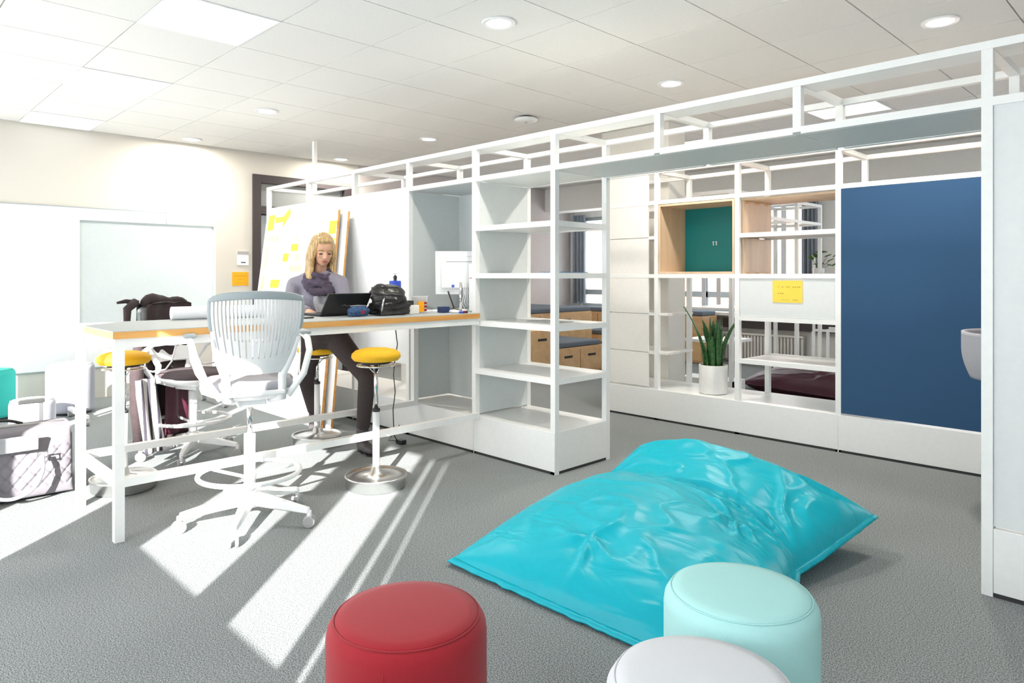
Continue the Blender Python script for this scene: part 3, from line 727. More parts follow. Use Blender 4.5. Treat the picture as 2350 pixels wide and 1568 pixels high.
beanbag('beanbag', 'dark maroon nylon beanbag on the floor behind the rear shelving', 'maroon', V3((-3.75, 7.30, .10)), V3((-2.0, 7.35, .03)), V3((-3.72, 7.95, .06)), V3((-1.9, 8.0, .04)), V3((-3.6, 8.25, .1)), V3((-1.9, 8.3, .1)), .27, .22, 9., 60, 60)

# ================================================================== YELLOW STOOLS
def stool(x, y, h, rz, label):
    t = thing('perch_stool', (x, y, 0), label, 'stool', 'yellow perching stools', rz)
    MB().lathe([(.001, 0), (.165, 0), (.180, .012), (.182, .062), (.190, .072), (.188, .082), (.178, .080), (.172, .070), (.10, .082), (.035, .098), (.026, .13), (.001, .13)], 48).build('base', 'steel', t, smooth=True, off=False, bevel=0)
    MB().tube([(0, 0, .10), (0, 0, .47)], .0215, 20).build('lower_tube', 'plastic_w', t, smooth=True, off=False)
    MB().tube([(0, 0, .46), (0, 0, h-.075)], .0135, 16).build('upper_tube', 'chrome', t, smooth=True, off=False)
    MB().tube([(0, 0, .465), (0, 0, .482)], .024, 20).build('collar', 'dark_foot', t, smooth=True, off=False)
    rg = MB().tube([(.115*math.cos(a), .115*math.sin(a), h-.105) for a in [2*PI*k/36 for k in range(36)]], .0055, 8, closed=True).build('lever_ring', 'chrome', t, smooth=True, off=False)
    for k in range(3):
        a = 2*PI*k/3
        MB().tube([(.014*math.cos(a), .014*math.sin(a), h-.15), (.05*math.cos(a), .05*math.sin(a), h-.11), (.115*math.cos(a), .115*math.sin(a), h-.105)], .0045, 6).build('ring_spoke', 'chrome', rg, smooth=True, off=False)
    MB().lathe([(.001, h-.085), (.10, h-.08), (.135, h-.074), (.150, h-.055), (.148, h-.035), (.125, h-.014), (.08, h-.003), (.001, h)], 40).build('seat', 'yellow', t, smooth=True, off=False)
    MB().lathe([(.001, h-.095), (.09, h-.093), (.095, h-.082), (.001, h-.080)], 30).build('seat_pan', 'black', t, smooth=True, off=False)
    return t
stool(-3.62, 2.38, .855, 0, 'yellow-seated perching stool on a round steel base, right of the woman')
stool(-4.66, 1.26, .84, .5, 'yellow-seated perching stool beyond the left end of the table')
stool(-4.86, 2.66, .775, 1, 'yellow-seated perching stool the woman sits on')

# ================================================================== TASK CHAIRS
def chair(loc, rz, seatm, label, HS=.74):
    t = thing('task_chair', loc, label, 'chair', 'tall slat-back task chairs', rz)
    # base
    for k in range(5):
        a = 2*PI*k/5+.28; ca, sa = math.cos(a), math.sin(a)
        R = .335
        def pt(r, wd, z): return Vector((r*ca-wd*sa, r*sa+wd*ca, z))
        mb = MB()
        mb.hexa([pt(.03, -.030, .100), pt(R, -.016, .070), pt(R, .016, .070), pt(.03, .030, .100), pt(.03, -.026, .165), pt(R, -.013, .100), pt(R, .013, .100), pt(.03, .026, .165)])
        lg = mb.build('leg', 'plastic_w', t, off=False, bevel=.006)
        cs = MB()
        cx, cy = R*ca-.0, R*sa
        cb = MB().tube([(cx, cy, .045), (cx, cy, .085)], .012, 10).build('caster_stem', 'plastic_w', lg, off=False)
        th = a+1.9
        for s_ in (-1, 1):
            ax = Vector((math.cos(th), math.sin(th), 0))
            c0 = Vector((cx, cy, .030))+ax*s_*.010
            MB().tube([c0, c0+ax*s_*.014], .030, 18).build('caster_wheel', 'caster', lg, off=False, bevel=.003)
    MB().lathe([(.001, .09), (.052, .09), (.055, .15), (.035, .175), (.001, .175)], 24).build('hub', 'plastic_w', t, smooth=False, off=False, bevel=.004)
    MB().tube([(0, 0, .17), (0, 0, .47)], .029, 20).build('lower_column', 'plastic_w', t, smooth=True, off=False)
    MB().tube([(0, 0, .46), (0, 0, HS-.09)], .0145, 16).build('gas_piston', 'chrome', t, smooth=True, off=False)
    rg = MB().tube([(.252*math.cos(a), .252*math.sin(a), .265) for a in [2*PI*k/48 for k in range(48)]], .0125, 10, closed=True).build('foot_ring', 'plastic_w', t, smooth=True, off=False)
    for k in range(3):
        a = 2*PI*k/3+.8
        MB().tube([(.028*math.cos(a), .028*math.sin(a), .24), (.255*math.cos(a), .255*math.sin(a), .263)], .009, 8).build('ring_spoke', 'plastic_w', rg, smooth=True, off=False)
    # seat: front is +x
    def so(a, r=1.):
        ca, sa = math.cos(a), math.sin(a)
        rx = .235*(abs(ca)**.75)*(1 if ca > 0 else -1); ry = .235*(abs(sa)**.75)*(1 if sa > 0 else -1)
        return rx*r+.03, ry*r*(1-.10*(rx < 0))
    def seatring(r, z): return [Vector((*so(2*PI*k/40, r), z+.012*abs(math.sin(2*PI*k/40))*0)) for k in range(40)]
    def stack(rings):
        vs = []; fs = []
        for r in rings: vs += r
        n = 40
        for i in range(len(rings)-1):
            for k in range(n): l = (k+1) % n; fs.append((i*n+k, i*n+l, (i+1)*n+l, (i+1)*n+k))
        fs.append(tuple(range(n))[::-1]); fs.append(tuple((len(rings)-1)*n+k for k in range(n)))
        return MB().add(vs, fs)
    stack([seatring(.80, HS-.030), seatring(1.0, HS-.020), seatring(1.02, HS+.0), seatring(.96, HS+.018), seatring(.6, HS+.022)]).build('seat', seatm, t, smooth=True, off=False)
    stack([seatring(.5, HS-.085), seatring(.85, HS-.065), seatring(1.0, HS-.040), seatring(1.02, HS-.021), seatring(.9, HS-.021)]).build('seat_shell', 'plastic_w', t, smooth=True, off=False)
    bx(-.10, .10, -.07, .07, HS-.115, HS-.070).build('tilt_mechanism', 'plastic_w', t, off=False, bevel=.008)
    # back
    zb, zt = HS+.075, HS+.475
    def bp(s_, q):     # s -1..1, q 0..1
        hw = .135+.080*math.sin(min(1, q*1.15)*PI/2)**.8-.012*max(0, q-.8)*5*.2
        x = -.235-.10*q+.045*q*q*0+.055*(s_**2)
        x -= .025*math.sin(PI*q)
        return Vector((x, s_*hw, zb+(zt-zb)*q-.015*(s_**2)*(q > .5)*(q-.5)*2))
    NS = 25
    solidm = MB(); slots = NS-1
    for k in range(NS):
        sc = -0.94+1.88*k/(NS-1); wd = 1.88/(NS-1)*.30
        solidm.grid(lambda u, v, sc=sc, wd=wd: bp(sc-wd+2*wd*u, v), 1, 16)
    for k in range(slots):
        sc = -0.94+1.88*(k+.5)/(NS-1); wd = 1.88/(NS-1)*.205
        q1 = (.20 if k % 2 else .40)+.10*((sc)**2)*1.2
        solidm.grid(lambda u, v, sc=sc, wd=wd, q1=q1: bp(sc-wd+2*wd*u, v*q1), 1, 6)
    for s_ in (-1, 1):
        solidm.grid(lambda u, v, s_=s_: bp(s_*(.96+.04*u), v), 1, 16)
    solidm.build('slatted_back', 'plastic_w', t, off=False, solid=.020, weld=True)
    # frame: side rims and lower loop
    MB().tube([bp(-1, 1-i/14*.55) for i in range(15)][::-1], [.007]*15, 8).build('back_rim', 'plastic_w', t, smooth=True, off=False)
    MB().tube([bp(1, 1-i/14*.55) for i in range(15)][::-1], [.007]*15, 8).build('back_rim', 'plastic_w', t, smooth=True, off=False)
    # grey top rail wrapping down the upper corners
    tr = MB()
    tr.grid(lambda u, v: bp(-1.03+2.06*u, .93+.10*v)+Vector((-.004, 0, -.02*(abs(2*u-1)**8)*v)), 24, 3)
    for s_ in (-1, 1): tr.grid(lambda u, v, s_=s_: bp(s_*(.955+.085*u), .55+.40*v), 1, 10)
    tr.build('top_rail', 'plastic_lg', t, off=False, solid=.022, bevel=.004, weld=True)
    for s_ in (-1, 1):
        # lower back frame: from back side down to seat shell
        p = [bp(s_, .45)+Vector((-.006, 0, 0)), bp(s_, .22)+Vector((-.006, s_*.006, 0)), bp(s_, 0)+Vector((.0, 0, -.02)), Vector((-.20, s_*.130, HS-.055)), Vector((-.08, s_*.09, HS-.085))]
        MB().tube(p, [.012, .016, .021, .022, .016], 10).build('back_frame', 'plastic_w', t, smooth=True, off=False)
        # arm loop
        p = [Vector((-.20, s_*.16, HS-.05)), Vector((-.215, s_*.235, HS+.06)), Vector((-.16, s_*.275, HS+.17)), Vector((-.06, s_*.285, HS+.225)), Vector((.06, s_*.285, HS+.24)), Vector((.16, s_*.285, HS+.238))]
        ar = MB().tube(p, [.016, .017, .017, .017, .015, .012], 10).build('armrest', 'plastic_w', t, smooth=True, off=False)
        bx(-.02, .19, s_*.285-.03, s_*.285+.03, HS+.243, HS+.262).build('arm_pad', 'plastic_lg', ar, off=False, bevel=.009)
        p = [Vector((.15, s_*.285, HS+.235)), Vector((.10, s_*.275, HS+.12)), Vector((.02, s_*.255, HS+.055)), Vector((-.12, s_*.235, HS+.03)), Vector((-.21, s_*.225, HS+.035))]
        MB().tube(p, .006, 8).build('arm_brace', 'plastic_w', ar, smooth=True, off=False)
    bx(-.255, -.205, -.14, .14, HS-.035, HS-.015).build('back_cross_bar', 'plastic_w', t, off=False, bevel=.006)
    return t
ch = chair((-3.56, 1.56, 0), 2.85, 'seat_grey', 'white slat-back task chair with a foot ring, nearest the camera at the table')
ch2 = chair((-5.18, 1.85, 0), .42, 'seat_dark', 'white task chair with dark seat beyond the table, draped with a coat', .60)
# coat over the back of chair 2
def cloth(fn, nu, nv, m, name, parent, th=.01):
    return MB().grid(fn, nu, nv).build(name, m, parent, smooth=True, solid=th)
t = thing('coat', (-5.50, 1.86, 0), 'dark brown coat with maroon lining hung over the chair beyond the table', 'coat')
rzm = Matrix.Rotation(.42, 3, 'Z')
def loc2(x, y, z): return rzm @ Vector((x, y, 0))+Vector((-5.18, 1.85, z-.135*min(1, z/.6)))
def coat_front(u, v):
    z = 1.235-v*1.12
    y = (u-.5)*(.38+.10*v)
    x = -.285-.02*math.sin(u*19)*(.2+v)+.07*math.exp(-v*9)*0-.02*v
    if v < .08: z = 1.235-.04*(u-.5)**2
    x += .0+.03*(2*abs(u-.5))**2
    p = loc2(x+.035, y, z+.02*noise.noise(Vector((u*4, v*4, 2)))); return p
cloth(lambda u, v: coat_front(u, v)+Vector((.0, 0, 0)), 30, 40, 'jacket', 'coat_inside', t, .012)
cloth(lambda u, v: coat_front(u, v)-rzm @ Vector((.10-.04*v, 0, -.008)), 30, 40, 'jacket', 'coat_outside', t, .012)
MB().tube([coat_front(k/12, 0)+rzm @ Vector((-.05, 0, .010+.022*math.exp(-((k-3)/2.5)**2))) for k in range(13)], [.02, .034, .042, .044, .042, .040, .040, .038, .036, .036, .032, .026, .016], 12).build('collar', 'jacket', t, smooth=True)
MB().tube([loc2(-.30, -.22, 1.25), loc2(-.30, -.29, 1.20), loc2(-.29, -.30, 1.12), loc2(-.28, -.28, 1.07)], [.03, .028, .022, .014], 10).build('sleeve_end', 'jacket', t, smooth=True)
MB().tube([loc2(-.30, -.2, 1.24), loc2(-.34, -.27, 1.255), loc2(-.35, -.33, 1.245)], [.02, .015, .008], 8).build('hood_tip', 'jacket', t, smooth=True)
cloth(lambda u, v: loc2(-.20-.01*math.sin(u*14), -.06+u*.24, .70-v*.52), 16, 14, 'maroon', 'lining', t, .008)
MB().tube([loc2(-.22, -.26, 1.0), loc2(-.2, -.30, .75), loc2(-.19, -.30, .5), loc2(-.2, -.28, .12)], [.03, .045, .05, .03], 12).build('sleeve', 'jacket', t, smooth=True)
t = thing('umbrella', (-5.1, 1.5, .0), 'striped grey and dark folded garment hanging at the left side of the draped chair', 'garment')
def fold(u, v): return loc2(-.13+.10*v+.02*math.sin(u*9), -.30-.0*v+.075*(u-.5)*2, .72-v*.60)
m = mat('striped_cloth', (.5, .47, .47), .9); nt = m.node_tree
wv = nt.nodes.new('ShaderNodeTexWave'); wv.inputs['Scale'].default_value = 6; wv.bands_direction = 'Y'; cr = nt.nodes.new('ShaderNodeValToRGB'); cr.color_ramp.interpolation = 'CONSTANT'
cr.color_ramp.elements[0].color = (.04, .035, .05, 1); cr.color_ramp.elements[1].color = (.52, .5, .5, 1); cr.color_ramp.elements[1].position = .3
tcn = nt.nodes.new('ShaderNodeTexCoord'); nt.links.new(tcn.outputs['Object'], wv.inputs[0]); nt.links.new(wv.outputs[0], cr.inputs[0]); nt.links.new(cr.outputs[0], nt.nodes['Principled BSDF'].inputs['Base Color'])
M['stripe'] = m
t.name = 'folded_garment'
cloth(fold, 14, 20, 'stripe', 'cloth', t, .02)
# grey shell chair half hidden behind the right shelf post
t = thing('shell_chair', (-.70, 4.62, 0), 'grey shell chair mostly hidden behind the right-hand white post', 'chair', None, .2)
def shell(u, v):
    a = (u-.5)*PI*1.1; z = .74+.25*v
    r = .235*(.55+.45*math.sin(min(1, .35+v*1.0)*PI/2))
    return Vector((-.22-r*math.cos(a)*.8+.1, r*math.sin(a)*1.2, z))
MB().grid(shell, 24, 14).build('backrest', 'seat_grey', t, smooth=True, off=False, solid=.02)
MB().ball((.04, 0, .72), (.20, .20, .035), 24).build('seat', 'seat_grey', t, smooth=True, off=False)
MB().tube([(.04, 0, .03), (.04, 0, .70)], .025, 16).build('column', 'chrome', t, smooth=True, off=False)
MB().lathe([(.001, 0), (.2, 0), (.2, .012), (.03, .035), (.001, .035)], 32, (.06, 0, 0)).build('base', 'steel', t, smooth=True, off=False)

# ================================================================== THINGS ON THE TABLE
t = thing('laptop', (-4.2, 2.48, TZ), 'open dark laptop with its lid towards the camera on the table', 'laptop')
hx, y0, y1 = -4.125, 2.28, 2.605
bx(hx-.235, hx-.002, y0, y1, TZ+.001, TZ+.018).build('keyboard_base', 'black', t, bevel=.004)
kb = MB()
for i in range(5):
    for j in range(12): kb.box(hx-.06-i*.02, hx-.044-i*.02, y0+.03+j*.023, y0+.05+j*.023, TZ+.018, TZ+.020)
kb.build('keys', 'dark_foot', t)
ly, lz = .105, .150
MB().hexa([(hx, y0, TZ+.016), (hx+.010, y0, TZ+.012), (hx+.010, y1, TZ+.012), (hx, y1, TZ+.016), (hx+ly-.004, y0, TZ+lz+.004), (hx+ly+.006, y0, TZ+lz), (hx+ly+.006, y1, TZ+lz), (hx+ly-.004, y1, TZ+lz+.004)]).build('lid', 'black', t)
lg = MB()
for k in range(6): f = .40+.03*math.sin(k*1.3); lg.ball((hx+.011+ly*f, (y0+y1)/2-.03+k*.011, TZ+.012+lz*f), .0035, 6)
lg.build('lid_logo', 'plastic_lg', t)
t = thing('phone', (-4.08, 2.2, TZ), 'dark phone lying beside the laptop', 'phone')
bx(-4.14, -4.00, 2.10, 2.17, TZ+.001, TZ+.010).build('phone_body', 'black', t, bevel=.004)
bx(-4.136, -4.004, 2.104, 2.166, TZ+.010, TZ+.011).build('screen', 'plastic_lg', t)
t = thing('pencil_case', (-3.98, 2.50, TZ), 'blue printed cloth pencil case on the table in front of the laptop', 'pencil case')
MB().ball((-3.98, 2.48, TZ+.036), (.045, .085, .036), 18).box(-4.005, -3.955, 2.41, 2.54, TZ+.004, TZ+.05).build('pouch', 'pencilcase', t, remesh=.005, smooth_it=4)
MB().tube([(-3.985, 2.42, TZ+.070), (-3.98, 2.48, TZ+.074), (-3.985, 2.54, TZ+.070)], .003, 6).build('zip', 'caster', t)
bx(-3.934, -3.932, 2.47, 2.495, TZ+.02, TZ+.04).build('red_print', 'red', t)
# leather bag
t = thing('leather_bag', (-3.985, 2.72, TZ), 'black crumpled leather bag standing on the table', 'bag')
bg_ = MB()
bg_.ball((-3.985, 2.72, TZ+.10), (.10, .125, .105), 20).ball((-3.985, 2.74, TZ+.145), (.085, .10, .065), 18).ball((-3.985, 2.66, TZ+.13), (.07, .07, .09), 16)
bg_.ball((-3.985, 2.64, TZ+.185), (.03, .035, .03), 12).ball((-3.995, 2.72, TZ+.188), (.04, .06, .025), 12).box(-4.065, -3.905, 2.61, 2.84, TZ+.004, TZ+.08)
o = bg_.build('bag_body', 'leather', t, remesh=.006, smooth_it=6)
for v in o.data.vertices:
    p = v.co; n_ = noise.noise(Vector((p.x*9, p.y*7, p.z*22)))
    k = (1-abs(n_)*3)*.012+noise.noise(p*14)*.016
    d2 = Vector((p.x, p.y, 0)); 
    if d2.length > .01: d2.normalize()
    v.co = p+d2*k*(1 if p.z > .02 else .3)
MB().tube([(-3.895, 2.63, TZ+.13), (-3.87, 2.60, TZ+.10), (-3.875, 2.595, TZ+.06), (-3.895, 2.605, TZ+.03)], .006, 8).build('metal_clip', 'chrome', t, smooth=True)
# bottle
t = thing('water_bottle', (-4.165, 2.90, TZ), 'blue bottle with narrow cap behind the leather bag', 'bottle')
MB().lathe([(.001, 0), (.042, 0), (.043, .01), (.043, .226), (.040, .234), (.001, .234)], 28, (-4.165, 2.90, TZ)).build('bottle_body', 'bluebottle', t, smooth=False, bevel=.003)
MB().lathe([(.012, .234), (.012, .250), (.014, .253), (.014, .265), (.006, .272), (.006, .276)], 16, (-4.165, 2.90, TZ)).build('cap', 'black', t)
MB().tube([(-4.165+.01*math.cos(a), 2.90+.01*math.sin(a), TZ+.284+.0*a) for a in [2*PI*k/12 for k in range(12)]], .003, 6, closed=True).build('loop', 'chrome', t)
# desk clutter
def simple(name, m, label, cat, mb, **k):
    return tag(mb.build(name, m, **k), label, cat)
simple('carton', 'cream', 'small cream carton behind the leather bag', 'box', bx(-4.01, -3.95, 2.875, 2.955, TZ+.001, TZ+.062), bevel=.003)
simple('carton', 'dark_foot', 'small dark box stacked above the cream carton line behind the bag', 'box', bx(-4.08, -4.02, 2.87, 2.96, TZ+.001, TZ+.092), bevel=.003)
t = thing('storage_tub', (-4.04, 3.04, TZ), 'clear plastic tub with a yellow and pink label', 'tub')
MB().lathe([(.045, 0), (.058, .115), (.064, .116), (.064, .122), (.060, .122)], 24, (-4.06, 3.04, TZ+.001), sx=.9, sy=1.1, cap=False).build('tub_body', 'tub', t, smooth=True)
bx(-4.005, -3.998, 2.98, 3.035, TZ+.01, TZ+.085).build('yellow_label', 'orange_note', t)
for k in range(3): bx(-4.005, -3.998, 3.038, 3.06, TZ+.015+k*.025, TZ+.03+k*.025).build('pink_label', 'red', t)
simple('marker_box', mat('navy_box', (.02, .04, .12), .5), 'navy box of markers beside the clear tub', 'box', bx(-3.98, -3.92, 3.14, 3.21, TZ+.001, TZ+.045), bevel=.003)
for k, (mm, lab) in enumerate((('bluebottle', 'blue marker pen lying on the table'), ('red', 'red marker pen lying on the table'), ('black', 'black marker pen lying on the table'))):
    t = thing('marker_pen', (-3.87, 3.20+k*.03, TZ), lab, 'pen')
    yy = 3.19+k*.022; MB().tube([(-3.90, yy, TZ+.009), (-3.80, yy+.01, TZ+.009)], .007, 10).build('pen_body', 'paper', t, smooth=True)
    MB().tube([(-3.80, yy+.01, TZ+.009), (-3.77, yy+.013, TZ+.009)], .008, 10).build('pen_cap', mm, t, smooth=True)
for k in range(3):
    a = .2*k
    simple('paper_sheets', 'paper', ['stack of white papers under the monitor', 'loose white papers left of the monitor foot', 'white paper sheet near the marker pens'][k], 'paper',
           bx(-4.30+k*.05, -4.10+k*.08, 3.10+k*.085, 3.17+k*.085, TZ+.001, TZ+.006+.003*k))
# cable clutter
cb = MB().tube([(-4.0, 3.28, TZ+.005), (-3.92, 3.30, TZ+.006), (-3.86, 3.27, TZ+.02), (-3.95, 3.34, TZ+.012), (-4.05, 3.36, TZ+.02), (-4.12, 3.30, TZ+.008)], .004, 6)
simple('desk_cable', 'black', 'black cable curled on the table by the monitor', 'cable', cb)
# monitor seen from behind
t = thing('computer_monitor', (-4.12, 3.48, TZ), 'white flat monitor seen from behind, on a stand at the end of the table', 'monitor')
rm = Matrix.Rotation(math.radians(43), 3, 'Z')
def mp_(x, y, z): # local: x along width, y = towards the back of the screen
    return rm @ Vector((x, y, 0))+Vector((-4.10, 3.47, TZ+z))
def obox(mb, x0, x1, y0, y1, z0, z1, tl=0):
    f = lambda x, y, z: mp_(x, y+tl*(z-.14), z)
    return mb.hexa([f(x0, y0, z0), f(x1, y0, z0), f(x1, y1, z0), f(x0, y1, z0), f(x0, y0, z1), f(x1, y0, z1), f(x1, y1, z1), f(x0, y1, z1)])
tl = -.06
obox(MB(), -.20, .20, .0, .025, .125, .46, tl).build('bezel', 'plastic_w', t, bevel=.004)
obox(MB(), -.19, .19, .025, .028, .135, .45, tl).build('screen', 'black', t)
obox(MB(), -.155, .155, -.024, 0, .17, .42, tl).build('rear_housing', 'plastic_w', t, bevel=.01)
obox(MB(), -.11, .11, -.0255, -.023, .375, .381, tl).build('vent_slot', 'caster', t)
MB().tube([mp_(-.06, -.024, .19), mp_(-.06, -.031, .19)], .012, 16).build('round_badge', 'bluebottle', t)
MB().tube([mp_(0, -.02, .22), mp_(.0, -.03, .10), mp_(.0, -.02, .012)], [.014, .012, .014], 10).build('stand_neck', 'chrome', t, smooth=True)
MB().lathe([(.001, 0), (.10, 0), (.10, .006), (.03, .014), (.001, .014)], 28, tuple(mp_(0, -.01, .001))).build('stand_foot', 'plastic_w', t, smooth=True)
for k in range(3): MB().tube([mp_(.02+k*.015, -.03, .21), mp_(.03+k*.012, -.05, .13), mp_(.01+k*.02, -.05, .06), mp_(.03+k*.03, -.03, .02)], .0035, 6).build('cable', 'plastic_w', t, smooth=True)
MB().tube([mp_(-.10, -.02, .15), mp_(-.05, -.04, .02)], .006, 8).build('black_strut', 'black', t)
t = thing('white_terminal', (-3.88, 3.42, TZ), 'tall narrow white device standing behind the shelf post at the table end', 'computer')
bx(-3.93, -3.86, 3.40, 3.46, TZ+.001, TZ+.36).build('casing', 'plastic_w', t, bevel=.006)
bx(-3.92, -3.89, 3.398, 3.400, TZ+.25, TZ+.254).build('red_strip', 'red', t)
simple('white_tube', 'paper', 'long white rolled paper tube lying on the table behind the near chair', 'paper roll',
       MB().tube([(-4.45, 1.46, TZ+.041), (-4.38, 2.02, TZ+.041)], .040, 28), smooth=False, bevel=.004)

# magazines on the open shelves
t = thing('magazine', (-3.2, 3.55, 1.32), 'thin magazines with a blue cover on the shelf at eye height', 'magazine')
bx(-3.28, -3.08, 3.50, 3.78, 1.319, 1.323).build('pages', 'paper', t)
bx(-3.27, -3.07, 3.48, 3.76, 1.3235, 1.326).build('cover', mat('blue_cover', (.01, .25, .55), .3), t)
t = thing('magazine', (-3.35, 3.66, .972), 'open grey printed sheet on the middle shelf', 'magazine')
bx(-3.50, -3.22, 3.58, 3.78, .9705, .974).build('pages', mat('printed_page', (.55, .55, .55), .6, var=.5, vscale=60), t)

# ================================================================== POWER CABLE
simple('power_cable', 'black', 'thin black cable hanging from the table to the floor beside the right stool', 'cable',
       MB().tube([cw(908, 758, 5.05), cw(912, 790, 5.05), cw(906, 830, 5.08), cw(903, 860, 5.1), cw(907, 900, 5.12), cw(902, 940, 5.12), cw(903, 970, 5.15), cw(905, 1000, 5.2), cw(912, 1012, 5.33)], .004, 6), smooth=True)
t = thing('power_adapter', (-4.42, 3.08, 0), 'small black power adapter on the carpet by the shelf base', 'adapter')
pa = Vector((-4.42, 3.13, 0))
bx(pa.x-.03, pa.x+.05, pa.y-.03, pa.y+.02, .001, .035).build('adapter_block', 'black', t, bevel=.006)
MB().tube([(pa.x-.03, pa.y, .015), (pa.x-.12, pa.y-.03, .01), (pa.x-.16, pa.y+.03, .03), (pa.x-.10, pa.y+.06, .12)], .003, 6).build('lead', 'black', t, smooth=True)

# ================================================================== BAG AND TROLLEY AT LEFT
t = thing('quilted_bag', (-4.88, .72, 0), 'grey quilted travel bag with handles on the floor left of the table', 'bag')
def bagp(u, v):   # face towards +x
    y = .28+u*.74; z = .02+v*.38
    bul = .05*math.sin(PI*v)**.5*math.sin(PI*min(1, max(0, u)))**.35
    q = 0
    if .12 < v < .72:
        a = (u*10+v*4.5) % 1; b2 = (u*10-v*4.5) % 1
        q = -.007*(math.exp(-(min(a, 1-a)/.08)**2)+math.exp(-(min(b2, 1-b2)/.08)**2))
    return Vector((-4.80+bul+q-.05*v, y, z))
MB().grid(bagp, 120, 60).build('front_panel', 'bag', t, smooth=True)
MB().grid(lambda u, v: Vector((-4.80-.30-.05*math.sin(PI*v), .28+(1-u)*.74, .02+v*.38)), 10, 10).build('rear_panel', 'bag', t, smooth=True)
mb = MB().grid(lambda u, v: lerp(bagp(u, 1), Vector((-5.10, .28+u*.74, .40)), v)+Vector((0, 0, .02*math.sin(PI*v))), 20, 8)
mb.grid(lambda u, v: lerp(bagp(u, 0), Vector((-5.10, .28+u*.74, .02)), v), 20, 4, flip=True)
for u_ in (0, 1): mb.grid(lambda u, v, u_=u_: lerp(bagp(u_, v), Vector((-5.10-.05*math.sin(PI*v), .28+u_*.74, .02+v*.38)), u), 8, 12, flip=(u_ == 0))
mb.build('bag_sides', 'bag', t, smooth=True)
MB().tube([(-4.93, .24, .405), (-4.93, .6, .425), (-4.93, 1.0, .41)], .009, 8).build('zip', 'caster', t, smooth=True)
bx(-4.765, -4.745, .50, .84, .30, .385).build('leather_flap', 'bag_l', t, bevel=.005)
hp = [(-4.735, .56, .27), (-4.70, .565, .20), (-4.69, .60, .10), (-4.69, .70, .055), (-4.69, .80, .09), (-4.70, .85, .18), (-4.735, .855, .27)]
def smoothpath(pts, n=6):
    pts = [Vector(p) for p in pts]; out = []
    for i in range(len(pts)-1):
        p0, p1, p2, p3 = pts[max(i-1, 0)], pts[i], pts[i+1], pts[min(i+2, len(pts)-1)]
        for k in range(n):
            q = k/n; out.append(.5*((2*p1)+(-p0+p2)*q+(2*p0-5*p1+4*p2-p3)*q*q+(-p0+3*p1-3*p2+p3)*q**3))
    out.append(pts[-1]); return out
hd = MB().tube(smoothpath(hp), .010, 10).build('hand_strap', 'bag_l', t, smooth=True)
for y in (.56, .855): MB().tube([(-4.73, y-.025, .285), (-4.73, y+.025, .285), (-4.725, y+.025, .255), (-4.725, y-.025, .255)], .005, 6, closed=True).build('strap_buckle', 'chrome', hd)
MB().tube(smoothpath([(-4.98, .42, .41), (-4.98, .50, .44), (-4.98, .70, .45), (-4.98, .80, .42)]), .009, 8).build('top_handle', 'black', t, smooth=True)
t = thing('trolley_handle', (-5.2, .75, 0), 'telescopic trolley handle standing up behind the quilted bag', 'trolley')
for y in (.79, .93): bx(-5.215, -5.185, y-.012, y+.012, .30, .50).build('tube', 'plastic_w', t, bevel=.003)
bx(-5.22, -5.18, .77, .95, .50, .528).build('grip', 'caster', t, bevel=.006)
bx(-5.35, -5.17, .38, 1.10, .03, .30).build('trolley_case', 'bag', t, bevel=.02)
for y in (.45, 1.03): MB().tube([(-5.30, y, .03), (-5.27, y, .03)], .03, 14).build('wheel', 'dark_foot', t)

# ================================================================== SNAKE PLANT
pc = Vector((-3.07, 5.47, .276))
t = thing('snake_plant', pc, 'snake plant in a white cylindrical pot on the rear shelf base', 'plant')
MB().lathe([(.001, 0), (.105, 0), (.118, .006), (.121, .02), (.122, .245), (.120, .250), (.112, .250), (.110, .225), (.001, .225)], 40, pc).build('pot', 'ceramic', t, smooth=False, bevel=.002)
MB().lathe([(.001, .2255), (.109, .2255), (.10, .236), (.05, .240), (.001, .241)], 24, pc).build('soil', 'soil', t, smooth=True)
for k in range(24):
    a = random.uniform(0, 2*PI); r0 = random.uniform(.01, .075); hh = random.uniform(.22, .43); wd = random.uniform(.019, .027); ln = random.uniform(.0, .22)
    if k == 0: hh, ln, a = .52, .30, PI*1.25
    if k == 1: hh, ln, a = .46, .34, .75
    b0 = pc+Vector((r0*math.cos(a), r0*math.sin(a), .235)); tw = random.uniform(0, PI)
    def lp(u, v, a=a, hh=hh, wd=wd, ln=ln, b0=b0, tw=tw):
        wv_ = wd*(.75+.9*v-.25*v*v)*max(0.02, (1-v**4)); aa = tw+v*.8
        c_ = b0+Vector((math.cos(a)*ln*v*v*hh*1.2, math.sin(a)*ln*v*v*hh*1.2, hh*v))
        s_ = (u-.5)*2
        return c_+Vector((math.cos(aa)*wv_*s_, math.sin(aa)*wv_*s_, 0))+Vector((-math.sin(aa), math.cos(aa), 0))*.006*s_*s_
    MB().grid(lp, 4, 12).build('leaf', 'leaf', t, smooth=True, solid=.003)
